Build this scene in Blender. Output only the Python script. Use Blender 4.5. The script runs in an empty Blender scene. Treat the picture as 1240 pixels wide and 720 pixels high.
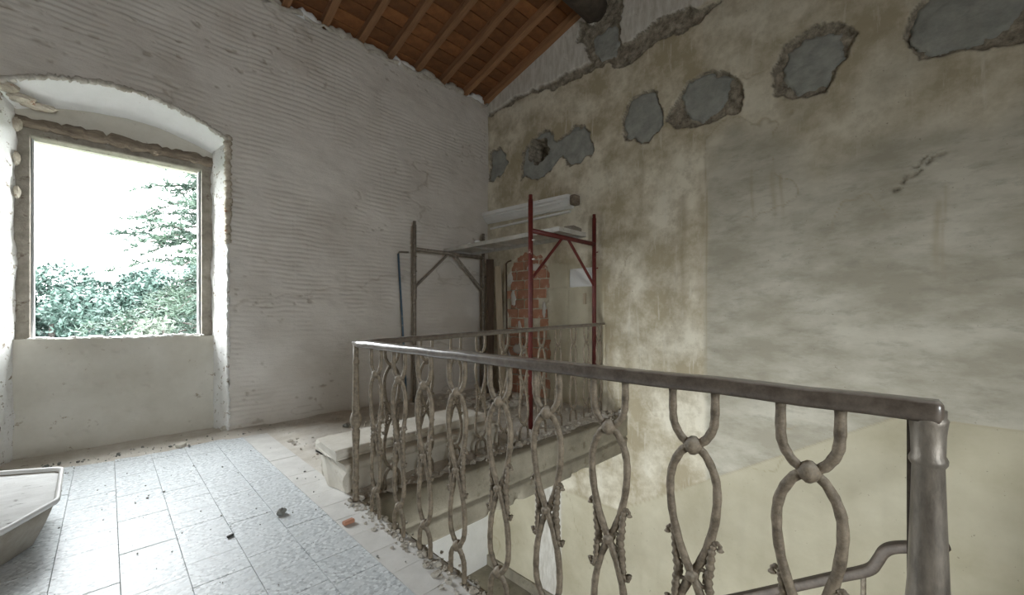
import bpy, bmesh, math, random
import numpy as np
from mathutils import Vector, Matrix

random.seed(7)
RNG = np.random.default_rng(11)
scene = bpy.context.scene
COL = scene.collection

# ------------------------------------------------------------------ camera
# X runs along the window wall, Y along the plaster wall, Z up, floor at 0
CAM_H, F_PX, HOR = 1.10, 490.0, 380.0
cam_d = bpy.data.cameras.new('camera')
cam = bpy.data.objects.new('camera', cam_d)
COL.objects.link(cam)
cam.location = (0, 0, CAM_H)
cam.rotation_euler = (math.radians(90), 0, math.radians(-45))
cam_d.sensor_fit = 'HORIZONTAL'
cam_d.sensor_width = 36.0
cam_d.lens = F_PX / 1240.0 * 36.0
cam_d.shift_y = (HOR - 360.0) / 1240.0
cam_d.clip_start = 0.02
cam_d.clip_end = 400
scene.camera = cam

# ------------------------------------------------------------------ world, exposure
SKY = 1.0
w = bpy.data.worlds.new('overcast_sky')
scene.world = w
w.use_nodes = True
bgn = w.node_tree.nodes['Background']
bgn.inputs['Color'].default_value = (0.93, 0.98, 1.0, 1)
bgn.inputs['Strength'].default_value = SKY
vs = scene.view_settings
vs.view_transform = 'Standard'
vs.look = 'None'
vs.gamma = 1.0
vs.use_curve_mapping = False
vs.exposure = 4.88
cy = scene.cycles
cy.max_bounces = 12
cy.diffuse_bounces = 8
cy.glossy_bounces = 4
cy.caustics_reflective = False
cy.caustics_refractive = False
cy.sample_clamp_indirect = 6.0
try:
    cy.use_denoising = True
except Exception:
    pass

def portal(loc, rot, sx, sy):
    d = bpy.data.lights.new('daylight_portal', 'AREA')
    d.shape = 'RECTANGLE'
    d.size, d.size_y = sx, sy
    d.cycles.is_portal = True
    o = bpy.data.objects.new('daylight_portal', d)
    o.location = loc
    o.rotation_euler = rot
    COL.objects.link(o)

# room extents
XS, XR = -1.30, 3.99          # side wall, plaster wall (inner faces)
YL, YB = 4.49, -3.00          # window wall, rear wall (inner faces)
XE = 1.075                    # floor edge along the stairwell
YE = 2.22                     # far edge of the stairwell
ZL = -2.60                    # lower floor
EAVE, SLOPE, YRIDGE = 4.20, 0.258, 0.75
R90 = math.radians(90)
portal((0.105, 4.80, 1.67), (-R90, 0, 0), 1.05, 1.56)
portal((XS - 0.05, 0.9, -1.475), (0, -R90, 0), 1.95, 1.4)
portal((-0.4, YB - 0.05, 1.5), (R90, 0, 0), 1.0, 1.4)

def px(x, y, X=None, Y=None, Z=None):
    """pixel of the photograph -> point on a world plane"""
    t = (x - 620.0) / F_PX
    d = ((1 + t) / math.sqrt(2), (1 - t) / math.sqrt(2), (HOR - y) / F_PX)
    if X is not None: s = X / d[0]
    elif Y is not None: s = Y / d[1]
    else: s = (Z - CAM_H) / d[2]
    return Vector((s * d[0], s * d[1], CAM_H + s * d[2]))

# ------------------------------------------------------------------ noise
_LAT = RNG.random((256, 256))
def vnoise(x, y):
    x = np.asarray(x, float); y = np.asarray(y, float)
    xi = np.floor(x).astype(int); yi = np.floor(y).astype(int)
    fx = x - xi; fy = y - yi
    fx = fx * fx * (3 - 2 * fx); fy = fy * fy * (3 - 2 * fy)
    a = _LAT[xi % 256, yi % 256]; b = _LAT[(xi + 1) % 256, yi % 256]
    c = _LAT[xi % 256, (yi + 1) % 256]; d = _LAT[(xi + 1) % 256, (yi + 1) % 256]
    return (a * (1 - fx) + b * fx) * (1 - fy) + (c * (1 - fx) + d * fx) * fy
def fbm(x, y, o=4):
    s = 0; a = 0.5; n = 0
    for i in range(o):
        s = s + a * vnoise(x * 2 ** i + 17.3 * i, y * 2 ** i + 9.1 * i); n += a; a *= 0.5
    return s / n            # 0..1
def sstep(a, b, x):
    t = np.clip((x - a) / (b - a), 0, 1)
    return t * t * (3 - 2 * t)
def poly_sd(U, V, poly):
    """signed distance to a polygon, negative inside"""
    p = np.array(poly, float); q = np.roll(p, -1, axis=0)
    d2 = np.full(U.shape, 1e9); ins = np.zeros(U.shape, bool)
    for (ax, ay), (bx, by) in zip(p, q):
        ex, ey = bx - ax, by - ay
        wx, wy = U - ax, V - ay
        t = np.clip((wx * ex + wy * ey) / (ex * ex + ey * ey + 1e-12), 0, 1)
        d2 = np.minimum(d2, (wx - ex * t) ** 2 + (wy - ey * t) ** 2)
        c = (ay > V) != (by > V)
        with np.errstate(divide='ignore', invalid='ignore'):
            xi = ax + (V - ay) * ex / (ey if abs(ey) > 1e-12 else 1e-12)
        ins ^= c & (U < xi)
    d = np.sqrt(d2)
    return np.where(ins, -d, d)
def line_d(U, V, pts):
    d2 = np.full(U.shape, 1e9)
    for (ax, ay), (bx, by) in zip(pts[:-1], pts[1:]):
        ex, ey = bx - ax, by - ay
        t = np.clip(((U - ax) * ex + (V - ay) * ey) / (ex * ex + ey * ey + 1e-12), 0, 1)
        d2 = np.minimum(d2, (U - ax - ex * t) ** 2 + (V - ay - ey * t) ** 2)
    return np.sqrt(d2)

# ------------------------------------------------------------------ materials
def nt_new(name):
    m = bpy.data.materials.new(name)
    m.use_nodes = True
    nt = m.node_tree
    b = nt.nodes['Principled BSDF']
    return m, nt, b
class G:
    def __init__(s, nt):
        s.nt = nt
        s.tc = nt.nodes.new('ShaderNodeTexCoord').outputs['Object']
    def n(s, kind, **kw):
        nd = s.nt.nodes.new(kind)
        for k, v in kw.items(): setattr(nd, k, v)
        return nd
    def link(s, a, b): s.nt.links.new(a, b)
    def mapping(s, scale=(1, 1, 1)):
        m = s.n('ShaderNodeMapping'); s.link(s.tc, m.inputs[0]); m.inputs['Scale'].default_value = scale
        return m.outputs[0]
    def noise(s, scale, detail=4, rough=0.6, vec=None, dist=0.0):
        nd = s.n('ShaderNodeTexNoise'); s.link(vec or s.tc, nd.inputs['Vector'])
        nd.inputs['Scale'].default_value = scale; nd.inputs['Detail'].default_value = detail
        nd.inputs['Roughness'].default_value = rough; nd.inputs['Distortion'].default_value = dist
        return nd.outputs['Fac']
    def voro(s, scale, out='Color', vec=None, feature='F1'):
        nd = s.n('ShaderNodeTexVoronoi', feature=feature); s.link(vec or s.tc, nd.inputs['Vector'])
        nd.inputs['Scale'].default_value = scale
        return nd.outputs[out]
    def ramp(s, fac, stops):
        nd = s.n('ShaderNodeValToRGB'); s.link(fac, nd.inputs[0])
        e = nd.color_ramp.elements
        while len(e) < len(stops): e.new(0.5)
        for el, (p, c) in zip(e, stops):
            el.position = p
            el.color = (c, c, c, 1) if not hasattr(c, '__len__') else (*c, 1)
        return nd.outputs[0]
    def mix(s, fac, a, b, mode='MIX'):
        nd = s.n('ShaderNodeMix', data_type='RGBA', blend_type=mode)
        for i, v in ((0, fac), (6, a), (7, b)):
            if hasattr(v, 'is_linked'): s.link(v, nd.inputs[i])
            elif i == 0: nd.inputs[0].default_value = v
            else: nd.inputs[i].default_value = (*v, 1)
        return nd.outputs[2]
    def math(s, op, a, b=0.0):
        nd = s.n('ShaderNodeMath', operation=op)
        for i, v in enumerate((a, b)):
            if hasattr(v, 'is_linked'): s.link(v, nd.inputs[i])
            else: nd.inputs[i].default_value = v
        return nd.outputs[0]
    def attr(s, name):
        return s.n('ShaderNodeAttribute', attribute_name=name).outputs['Fac']
    def bump(s, h, strength, dist, normal=None):
        nd = s.n('ShaderNodeBump'); s.link(h, nd.inputs['Height'])
        nd.inputs['Strength'].default_value = strength; nd.inputs['Distance'].default_value = dist
        if normal is not None: s.link(normal, nd.inputs['Normal'])
        return nd.outputs[0]
    def rnd(s):
        return s.n('ShaderNodeObjectInfo').outputs['Random']

def mottled(name, c1, c2, scale=6, rough=0.85, bump=0.3, bscale=60, metal=0.0, bdist=0.004,
            spot=None, spot_scale=25, spot_lo=0.62, jitter=0.0, stretch=(1, 1, 1)):
    m, nt, b = nt_new(name); g = G(nt)
    v = g.mapping(stretch)
    col = g.mix(g.ramp(g.noise(scale, 6, 0.65, v), [(0.3, 0.0), (0.7, 1.0)]), c1, c2)
    if spot is not None:
        col = g.mix(g.ramp(g.noise(spot_scale, 5, 0.7, v), [(spot_lo, 0.0), (spot_lo + 0.08, 1.0)]), col, spot)
    if jitter:
        f = g.math('ADD', g.math('MULTIPLY', g.rnd(), jitter), 1 - jitter / 2)
        cm = g.n('ShaderNodeCombineColor')
        for i in range(3): g.link(f, cm.inputs[i])
        col = g.mix(1.0, col, cm.outputs[0], 'MULTIPLY')
    g.link(col, b.inputs['Base Color'])
    b.inputs['Roughness'].default_value = rough
    b.inputs['Metallic'].default_value = metal
    if bump:
        g.link(g.bump(g.noise(bscale, 6, 0.7, v), bump, bdist), b.inputs['Normal'])
    return m

M = {}
def make_materials():
    # white-washed window wall
    m, nt, b = nt_new('whitewash'); g = G(nt)
    c = g.mix(g.ramp(g.noise(1.6, 6, 0.6), [(0.3, 0), (0.7, 1)]), (0.54, 0.505, 0.455), (0.68, 0.645, 0.595))
    c = g.mix(g.ramp(g.noise(14, 6, 0.75), [(0.62, 0), (0.80, 0.4)]), c, (0.46, 0.42, 0.37))
    c = g.mix(g.ramp(g.noise(60, 3, 0.6), [(0.70, 0), (0.76, 0.8)]), c, (0.25, 0.22, 0.19))
    c = g.mix(g.math('MULTIPLY', g.attr('dirt'), 0.75), c, (0.36, 0.31, 0.25))
    g.link(c, b.inputs['Base Color']); b.inputs['Roughness'].default_value = 0.8
    n1 = g.bump(g.noise(45, 8, 0.7), 0.45, 0.006)
    n2 = g.bump(g.noise(7, 6, 0.65, g.mapping((0.5, 1, 2.2))), 0.5, 0.02, n1)
    g.link(n2, b.inputs['Normal']); M['whitewash'] = m
    # old painted plaster wall
    m, nt, b = nt_new('old_plaster'); g = G(nt)
    warm = g.mix(g.ramp(g.noise(2.2, 8, 0.66), [(0.40, 0), (0.60, 1)]), (0.40, 0.345, 0.235), (0.72, 0.675, 0.555))
    warm = g.mix(g.ramp(g.noise(5.5, 8, 0.7), [(0.50, 0), (0.70, 0.7)]), warm, (0.37, 0.315, 0.215))
    warm = g.mix(g.ramp(g.noise(5, 6, 0.7, g.mapping((1, 3.5, 0.5))), [(0.56, 0), (0.70, 0.65)]), warm, (0.68, 0.65, 0.56))
    cool = g.mix(g.ramp(g.noise(1.9, 7, 0.65, g.mapping((1, 0.8, 1.8))), [(0.38, 0), (0.62, 1)]), (0.35, 0.325, 0.255), (0.53, 0.505, 0.425))
    cool = g.mix(g.ramp(g.noise(6, 6, 0.7, g.mapping((1, 0.8, 2.2))), [(0.52, 0), (0.68, 0.6)]), cool, (0.29, 0.27, 0.215))
    c = g.mix(g.attr('warm'), cool, warm)
    ylw = g.mix(g.ramp(g.noise(1.8, 6, 0.6), [(0.3, 0), (0.7, 1)]), (0.42, 0.38, 0.265), (0.59, 0.55, 0.42))
    c = g.mix(g.attr('yellow'), c, ylw)
    wht = g.mix(g.ramp(g.noise(6, 6, 0.65, g.mapping((1, 3.0, 0.8))), [(0.35, 0), (0.65, 1)]), (0.52, 0.49, 0.43), (0.72, 0.70, 0.65))
    c = g.mix(g.attr('white'), c, wht)
    c = g.mix(g.ramp(g.noise(42, 3, 0.6), [(0.69, 0), (0.75, 0.8)]), c, (0.22, 0.19, 0.15))
    c = g.mix(g.math('MULTIPLY', g.attr('streak'), 0.7), c, (0.33, 0.27, 0.17))
    rub = g.mix(g.ramp(g.noise(16, 7, 0.75), [(0.35, 0), (0.65, 1)]), (0.11, 0.092, 0.07), (0.40, 0.355, 0.28))
    c = g.mix(g.attr('rubble'), c, rub)
    g.link(c, b.inputs['Base Color']); b.inputs['Roughness'].default_value = 0.78
    n1 = g.bump(g.noise(40, 8, 0.7), 0.25, 0.004)
    n2 = g.bump(g.noise(4, 6, 0.6, g.mapping((1, 1, 1.6)), 0.4), 0.35, 0.012, n1)
    g.link(n2, b.inputs['Normal']); M['old_plaster'] = m
    M['cement'] = mottled('cement', (0.23, 0.24, 0.22), (0.38, 0.385, 0.355), 7, 0.9, 0.6, 30, bdist=0.01)
    M['plain_plaster'] = mottled('plain_plaster', (0.58, 0.55, 0.49), (0.70, 0.68, 0.63), 2.5, 0.85, 0.4, 30, spot=(0.40, 0.36, 0.30), spot_scale=12, spot_lo=0.60)
    M['panel_plaster'] = mottled('panel_plaster', (0.46, 0.43, 0.36), (0.60, 0.575, 0.51), 2.2, 0.85, 0.35, 20, spot=(0.30, 0.25, 0.19), spot_scale=11, spot_lo=0.63)
    M['white_plaster'] = mottled('white_plaster', (0.74, 0.74, 0.72), (0.84, 0.84, 0.83), 4, 0.8, 0.35, 40, spot=(0.50, 0.46, 0.40), spot_scale=16, spot_lo=0.64)
    M['jamb_plaster'] = mottled('jamb_plaster', (0.66, 0.65, 0.62), (0.80, 0.80, 0.79), 5, 0.85, 0.6, 35, bdist=0.008, spot=(0.26, 0.21, 0.15), spot_scale=20, spot_lo=0.57)
    M['broken_plaster'] = mottled('broken_plaster', (0.38, 0.32, 0.24), (0.68, 0.63, 0.54), 14, 0.95, 0.8, 40, bdist=0.012, spot=(0.30, 0.13, 0.06), spot_scale=9, spot_lo=0.62)
    M['mortar'] = mottled('mortar', (0.38, 0.34, 0.28), (0.66, 0.63, 0.57), 12, 0.95, 0.8, 45, bdist=0.01)
    M['yellow_plaster'] = mottled('yellow_plaster', (0.60, 0.55, 0.42), (0.72, 0.68, 0.57), 2, 0.85, 0.25, 20)
    # terracotta
    M['terracotta'] = mottled('terracotta', (0.15, 0.060, 0.020), (0.28, 0.115, 0.040), 7, 0.85, 0.4, 40, jitter=0.5)
    M['rafter_wood'] = mottled('rafter_wood', (0.23, 0.115, 0.055), (0.36, 0.19, 0.095), 9, 0.75, 0.4, 40, spot=(0.12, 0.05, 0.02), spot_scale=6, spot_lo=0.62, jitter=0.25, stretch=(3, 0.35, 3))
    M['old_beam'] = mottled('old_beam', (0.055, 0.042, 0.032), (0.12, 0.095, 0.072), 9, 0.9, 0.7, 30, bdist=0.01)
    M['brick'] = mottled('brick', (0.38, 0.175, 0.105), (0.50, 0.27, 0.18), 8, 0.9, 0.5, 40, spot=(0.62, 0.55, 0.46), spot_scale=8, spot_lo=0.60, jitter=0.3)
    M['bare_stone'] = mottled('bare_stone', (0.16, 0.14, 0.11), (0.30, 0.27, 0.22), 3, 0.95, 0.8, 12, bdist=0.02)
    M['brick_mortar'] = mottled('brick_mortar', (0.50, 0.44, 0.35), (0.64, 0.58, 0.48), 14, 0.95, 0.6, 50)
    # floor
    m, nt, b = nt_new('terrazzo'); g = G(nt)
    vc = g.n('ShaderNodeSeparateColor'); g.link(g.voro(75), vc.inputs[0])
    chips = g.ramp(vc.outputs[0], [(0.0, (0.18, 0.205, 0.225)), (0.22, (0.41, 0.45, 0.475)), (0.5, (0.58, 0.62, 0.645)), (0.85, (0.82, 0.86, 0.88))])
    c = g.mix(g.ramp(g.voro(75, 'Distance', feature='DISTANCE_TO_EDGE'), [(0.0, 0.75), (0.12, 0.0)]), chips, (0.55, 0.56, 0.57))
    dust = g.ramp(g.noise(3.0, 6, 0.7), [(0.36, 0.15), (0.68, 0.85)])
    c = g.mix(dust, c, (0.60, 0.635, 0.655))
    c = g.mix(g.ramp(g.noise(55, 3, 0.6), [(0.67, 0), (0.73, 0.85)]), c, (0.16, 0.15, 0.14))
    c = g.mix(g.ramp(g.noise(7, 5, 0.7, g.mapping((1, 0.5, 1))), [(0.60, 0), (0.72, 0.5)]), c, (0.40, 0.36, 0.30))
    g.link(c, b.inputs['Base Color'])
    b.inputs['Roughness'].default_value = 0.42
    g.link(g.bump(g.noise(70, 5, 0.7), 0.35, 0.003), b.inputs['Normal']); M['terrazzo'] = m
    M['terrazzo_dusty'] = mottled('terrazzo_dusty', (0.54, 0.53, 0.505), (0.68, 0.67, 0.645), 7, 0.7, 0.4, 50, spot=(0.33, 0.30, 0.26), spot_scale=45, spot_lo=0.64)
    M['floor_dust'] = mottled('floor_dust', (0.48, 0.435, 0.37), (0.66, 0.63, 0.58), 5, 0.95, 0.7, 30, bdist=0.01, spot=(0.24, 0.20, 0.15), spot_scale=22, spot_lo=0.62)
    M['grout'] = mottled('grout', (0.34, 0.33, 0.31), (0.46, 0.45, 0.43), 20, 0.95, 0.3, 60)
    M['slab_stone'] = mottled('slab_stone', (0.18, 0.16, 0.12), (0.32, 0.29, 0.225), 4, 0.9, 0.6, 25, bdist=0.008, spot=(0.17, 0.145, 0.10), spot_scale=7, spot_lo=0.58)
    M['tread_stone'] = mottled('tread_stone', (0.52, 0.48, 0.41), (0.70, 0.67, 0.60), 5, 0.75, 0.4, 30, spot=(0.36, 0.31, 0.25), spot_scale=14, spot_lo=0.62)
    # metal
    m, nt, b = nt_new('dusty_iron'); g = G(nt)
    geo = g.n('ShaderNodeNewGeometry'); sep = g.n('ShaderNodeSeparateXYZ'); g.link(geo.outputs['Normal'], sep.inputs[0])
    c = g.mix(g.ramp(g.noise(40, 6, 0.7), [(0.35, 0), (0.7, 1)]), (0.115, 0.090, 0.062), (0.34, 0.28, 0.205))
    up = g.ramp(g.math('ADD', sep.outputs[2], g.math('MULTIPLY', g.math('SUBTRACT', g.noise(50, 4), 0.5), 1.4)), [(0.35, 0), (1.0, 0.55)])
    c = g.mix(up, c, (0.55, 0.50, 0.42))
    g.link(c, b.inputs['Base Color']); b.inputs['Roughness'].default_value = 0.6; b.inputs['Metallic'].default_value = 0.0
    g.link(g.bump(g.noise(90, 5, 0.7), 0.6, 0.004), b.inputs['Normal']); M['iron'] = m
    m, nt, b = nt_new('handrail'); g = G(nt)
    geo = g.n('ShaderNodeNewGeometry'); sep = g.n('ShaderNodeSeparateXYZ'); g.link(geo.outputs['Normal'], sep.inputs[0])
    c = g.mix(g.ramp(g.noise(30, 6, 0.7), [(0.35, 0), (0.7, 1)]), (0.075, 0.058, 0.046), (0.17, 0.14, 0.115))
    up = g.ramp(g.math('ADD', sep.outputs[2], g.math('MULTIPLY', g.math('SUBTRACT', g.noise(14, 6), 0.5), 0.9)), [(0.55, 0), (1.05, 0.75)])
    c = g.mix(up, c, (0.46, 0.43, 0.39))  # pale dust on upward faces, also standing in for the window's sheen
    g.link(c, b.inputs['Base Color']); b.inputs['Roughness'].default_value = 0.35
    g.link(g.bump(g.noise(80, 5, 0.7), 0.12, 0.003), b.inputs['Normal']); M['handrail'] = m
    M['old_rail'] = mottled('old_rail', (0.055, 0.042, 0.033), (0.12, 0.095, 0.075), 20, 0.6, 0.3, 60)
    M['post_iron'] = mottled('post_iron', (0.10, 0.088, 0.075), (0.36, 0.32, 0.27), 25, 0.42, 0.4, 60, metal=0.4, stretch=(1, 1, 0.35))
    M['scaffold_old'] = mottled('scaffold_old', (0.14, 0.115, 0.09), (0.30, 0.265, 0.22), 30, 0.7, 0.4, 60, metal=0.2, spot=(0.50, 0.46, 0.40), spot_scale=18, spot_lo=0.60)
    M['scaffold_red'] = mottled('scaffold_red', (0.10, 0.017, 0.014), (0.17, 0.030, 0.024), 14, 0.5, 0.3, 60, spot=(0.52, 0.44, 0.38), spot_scale=13, spot_lo=0.655)
    M['plank_metal'] = mottled('plank_metal', (0.40, 0.385, 0.35), (0.58, 0.565, 0.53), 8, 0.65, 0.4, 40, metal=0.2, spot=(0.30, 0.27, 0.23), spot_scale=15)
    M['pin'] = mottled('pin', (0.62, 0.60, 0.56), (0.75, 0.73, 0.70), 30, 0.5, 0.2, 50)
    M['blue_pipe'] = mottled('blue_pipe', (0.055, 0.10, 0.15), (0.10, 0.16, 0.22), 20, 0.5, 0.3, 50, spot=(0.35, 0.32, 0.28), spot_scale=20)
    M['dark_wood'] = mottled('dark_wood', (0.065, 0.042, 0.028), (0.14, 0.095, 0.062), 10, 0.8, 0.5, 40, stretch=(4, 4, 0.4))
    M['pale_wood'] = mottled('pale_wood', (0.36, 0.29, 0.20), (0.50, 0.42, 0.31), 10, 0.8, 0.4, 40, stretch=(4, 4, 0.4))
    M['frame_wood'] = mottled('frame_wood', (0.17, 0.145, 0.115), (0.33, 0.30, 0.25), 12, 0.85, 0.6, 40, bdist=0.008, spot=(0.12, 0.09, 0.065), spot_scale=14, spot_lo=0.58)
    M['rotten_wood'] = mottled('rotten_wood', (0.12, 0.09, 0.065), (0.34, 0.28, 0.21), 14, 0.95, 0.9, 35, bdist=0.015, stretch=(0.4, 2, 2))
    M['tub_plastic'] = mottled('tub_plastic', (0.60, 0.595, 0.58), (0.72, 0.715, 0.70), 6, 0.5, 0.15, 60, spot=(0.42, 0.38, 0.32), spot_scale=12, spot_lo=0.66)
    M['tub_shaded'] = mottled('tub_shaded', (0.25, 0.22, 0.18), (0.42, 0.385, 0.33), 8, 0.7, 0.3, 40)  # tub body: plastic darkened to imitate its shaded side
    M['tub_fill'] = mottled('tub_fill', (0.58, 0.575, 0.56), (0.76, 0.76, 0.75), 7, 0.85, 0.6, 25, bdist=0.01, spot=(0.10, 0.085, 0.07), spot_scale=9, spot_lo=0.61, stretch=(1, 1.8, 1))
    M['black_bit'] = mottled('black_bit', (0.02, 0.02, 0.02), (0.05, 0.05, 0.045), 20, 0.6, 0.2)
    M['grey_stone'] = mottled('grey_stone', (0.17, 0.175, 0.16), (0.30, 0.30, 0.28), 20, 0.9, 0.5)
    # outdoors
    def leaf(name, a, bcol):
        m, nt, b = nt_new(name); g = G(nt)
        g.link(g.mix(g.ramp(g.noise(1.1, 4, 0.7), [(0.3, 0), (0.7, 1)]), a, bcol), b.inputs['Base Color'])
        b.inputs['Roughness'].default_value = 0.6
        M[name] = m
    leaf('leaf_green', (0.014, 0.034, 0.027), (0.034, 0.064, 0.050))
    leaf('leaf_cedar', (0.012, 0.028, 0.021), (0.026, 0.048, 0.027))
    leaf('leaf_olive', (0.05, 0.066, 0.050), (0.085, 0.105, 0.080))
    M['bark'] = mottled('bark', (0.03, 0.025, 0.02), (0.05, 0.045, 0.04), 8, 0.95, 0.6, 20)
    M['ground'] = mottled('ground', (0.03, 0.045, 0.03), (0.05, 0.06, 0.04), 0.7, 1.0, 0.3, 5)
make_materials()
M['handrail'].node_tree.nodes['Principled BSDF'].inputs['Coat Weight'].default_value = 1.0
M['handrail'].node_tree.nodes['Principled BSDF'].inputs['Coat Roughness'].default_value = 0.2

# ------------------------------------------------------------------ mesh builder
class MB:
    def __init__(s): s.v = []; s.f = []
    def add(s, verts, faces):
        o = len(s.v); s.v += [tuple(v) for v in verts]; s.f += [tuple(i + o for i in f) for f in faces]; return s
    def box(s, x0, x1, y0, y1, z0, z1, bev=0.0):
        if bev <= 0:
            return s.add([(x0, y0, z0), (x1, y0, z0), (x1, y1, z0), (x0, y1, z0), (x0, y0, z1), (x1, y0, z1), (x1, y1, z1), (x0, y1, z1)],
                         [(0, 3, 2, 1), (4, 5, 6, 7), (0, 1, 5, 4), (1, 2, 6, 5), (2, 3, 7, 6), (3, 0, 4, 7)])
        b = bm_box(x0, x1, y0, y1, z0, z1, bev); return s.add(*b)
    def tube(s, pts, r, n=8, cap=True, squash=None):
        """r: number or list; sweeps with a parallel-transported frame"""
        P = [Vector(p) for p in pts]; k = len(P)
        rs = r if hasattr(r, '__len__') else [r] * k
        T = []
        for i in range(k):
            t = (P[min(i + 1, k - 1)] - P[max(i - 1, 0)])
            T.append(t.normalized() if t.length > 1e-9 else Vector((0, 0, 1)))
        a = Vector((0, 0, 1)) if abs(T[0].z) < 0.9 else Vector((1, 0, 0))
        N = T[0].cross(a).normalized()
        vs_, fs = [], []
        for i in range(k):
            if i: N = (N - T[i] * N.dot(T[i])).normalized()
            B = T[i].cross(N)
            for j in range(n):
                an = 2 * math.pi * j / n
                vs_.append(P[i] + (N * math.cos(an) + B * math.sin(an)) * rs[i])
        for i in range(k - 1):
            for j in range(n):
                fs.append((i * n + j, i * n + (j + 1) % n, (i + 1) * n + (j + 1) % n, (i + 1) * n + j))
        if cap:
            fs.append(tuple(range(n - 1, -1, -1))); fs.append(tuple((k - 1) * n + j for j in range(n)))
        return s.add(vs_, fs)
    def lathe(s, prof, c=(0, 0, 0), n=20):
        vs_, fs = [], []
        for r, z in prof:
            for j in range(n):
                a = 2 * math.pi * j / n
                vs_.append((c[0] + r * math.cos(a), c[1] + r * math.sin(a), c[2] + z))
        for i in range(len(prof) - 1):
            for j in range(n):
                fs.append((i * n + j, i * n + (j + 1) % n, (i + 1) * n + (j + 1) % n, (i + 1) * n + j))
        fs.append(tuple(range(n - 1, -1, -1))); fs.append(tuple((len(prof) - 1) * n + j for j in range(n)))
        return s.add(vs_, fs)
    def ball(s, c, r, sc=(1, 1, 1), nu=10, nv=7, jit=0.0):
        vs_, fs = [], []
        for i in range(nv + 1):
            ph = math.pi * i / nv
            for j in range(nu):
                a = 2 * math.pi * j / nu
                k = r * (1 + random.uniform(-jit, jit))
                vs_.append((c[0] + k * sc[0] * math.sin(ph) * math.cos(a), c[1] + k * sc[1] * math.sin(ph) * math.sin(a), c[2] + k * sc[2] * math.cos(ph)))
        for i in range(nv):
            for j in range(nu):
                fs.append((i * nu + j, (i + 1) * nu + j, (i + 1) * nu + (j + 1) % nu, i * nu + (j + 1) % nu))
        return s.add(vs_, fs)
    def extrude(s, prof, a, b, up=Vector((0, 0, 1))):
        """profile (side, height) swept straight from a to b"""
        a, b = Vector(a), Vector(b); d = (b - a).normalized(); side = d.cross(up).normalized(); u2 = side.cross(d)
        n = len(prof)
        vs_ = [a + side * p[0] + u2 * p[1] for p in prof] + [b + side * p[0] + u2 * p[1] for p in prof]
        fs = [(i, (i + 1) % n, n + (i + 1) % n, n + i) for i in range(n)]
        fs += [tuple(range(n - 1, -1, -1)), tuple(range(n, 2 * n))]
        return s.add(vs_, fs)
    def mesh(s, name, smooth=False):
        me = bpy.data.meshes.new(name); me.from_pydata(s.v, [], s.f)
        bm = bmesh.new(); bm.from_mesh(me); bmesh.ops.recalc_face_normals(bm, faces=bm.faces); bm.to_mesh(me); bm.free()
        if smooth: me.polygons.foreach_set('use_smooth', [True] * len(me.polygons))
        me.update(); return me
    def build(s, name, mat, parent=None, smooth=False):
        return link(s.mesh(name, smooth), name, mat, parent)
def bm_box(x0, x1, y0, y1, z0, z1, bev, jit=0.0):
    bm = bmesh.new(); bmesh.ops.create_cube(bm, size=1)
    for v in bm.verts:
        v.co = Vector(((x0 + x1) / 2 + v.co.x * (x1 - x0), (y0 + y1) / 2 + v.co.y * (y1 - y0), (z0 + z1) / 2 + v.co.z * (z1 - z0)))
        if jit: v.co += Vector((random.uniform(-jit, jit), random.uniform(-jit, jit), random.uniform(-jit, jit)))
    bmesh.ops.bevel(bm, geom=bm.edges[:], offset=bev, segments=1, affect='EDGES', clamp_overlap=True)
    bm.verts.index_update()
    out = ([v.co.copy() for v in bm.verts], [[v.index for v in f.verts] for f in bm.faces]); bm.free(); return out
def link(me, name, mat, parent=None):
    if mat is not None and not me.materials: me.materials.append(M[mat] if isinstance(mat, str) else mat)
    o = bpy.data.objects.new(name, me); COL.objects.link(o)
    if parent is not None: o.parent = parent
    return o
def empty(name, loc=(0, 0, 0), rz=0.0):
    o = bpy.data.objects.new(name, None); o.location = loc; o.rotation_euler = (0, 0, rz); o.empty_display_size = 0.1
    COL.objects.link(o); return o
def tag(o, label, cat, group=None):
    o['label'] = label; o['category'] = cat
    if group: o['group'] = group
    return o
def struct(o, label=None):
    o['kind'] = 'structure'
    if label: o['label'] = label
    return o
def stuff(o, label=None, cat=None):
    o['kind'] = 'stuff'
    if label: o['label'] = label
    if cat: o['category'] = cat
    return o
def catmull(pts, per=5):
    P = [Vector(p) for p in pts]; out = []
    for i in range(len(P) - 1):
        p0, p1, p2, p3 = P[max(i - 1, 0)], P[i], P[i + 1], P[min(i + 2, len(P) - 1)]
        for k in range(per):
            t = k / per
            out.append(0.5 * (2 * p1 + (p2 - p0) * t + (2 * p0 - 5 * p1 + 4 * p2 - p3) * t * t + (3 * p1 - p0 - 3 * p2 + p3) * t ** 3))
    out.append(P[-1]); return out
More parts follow.
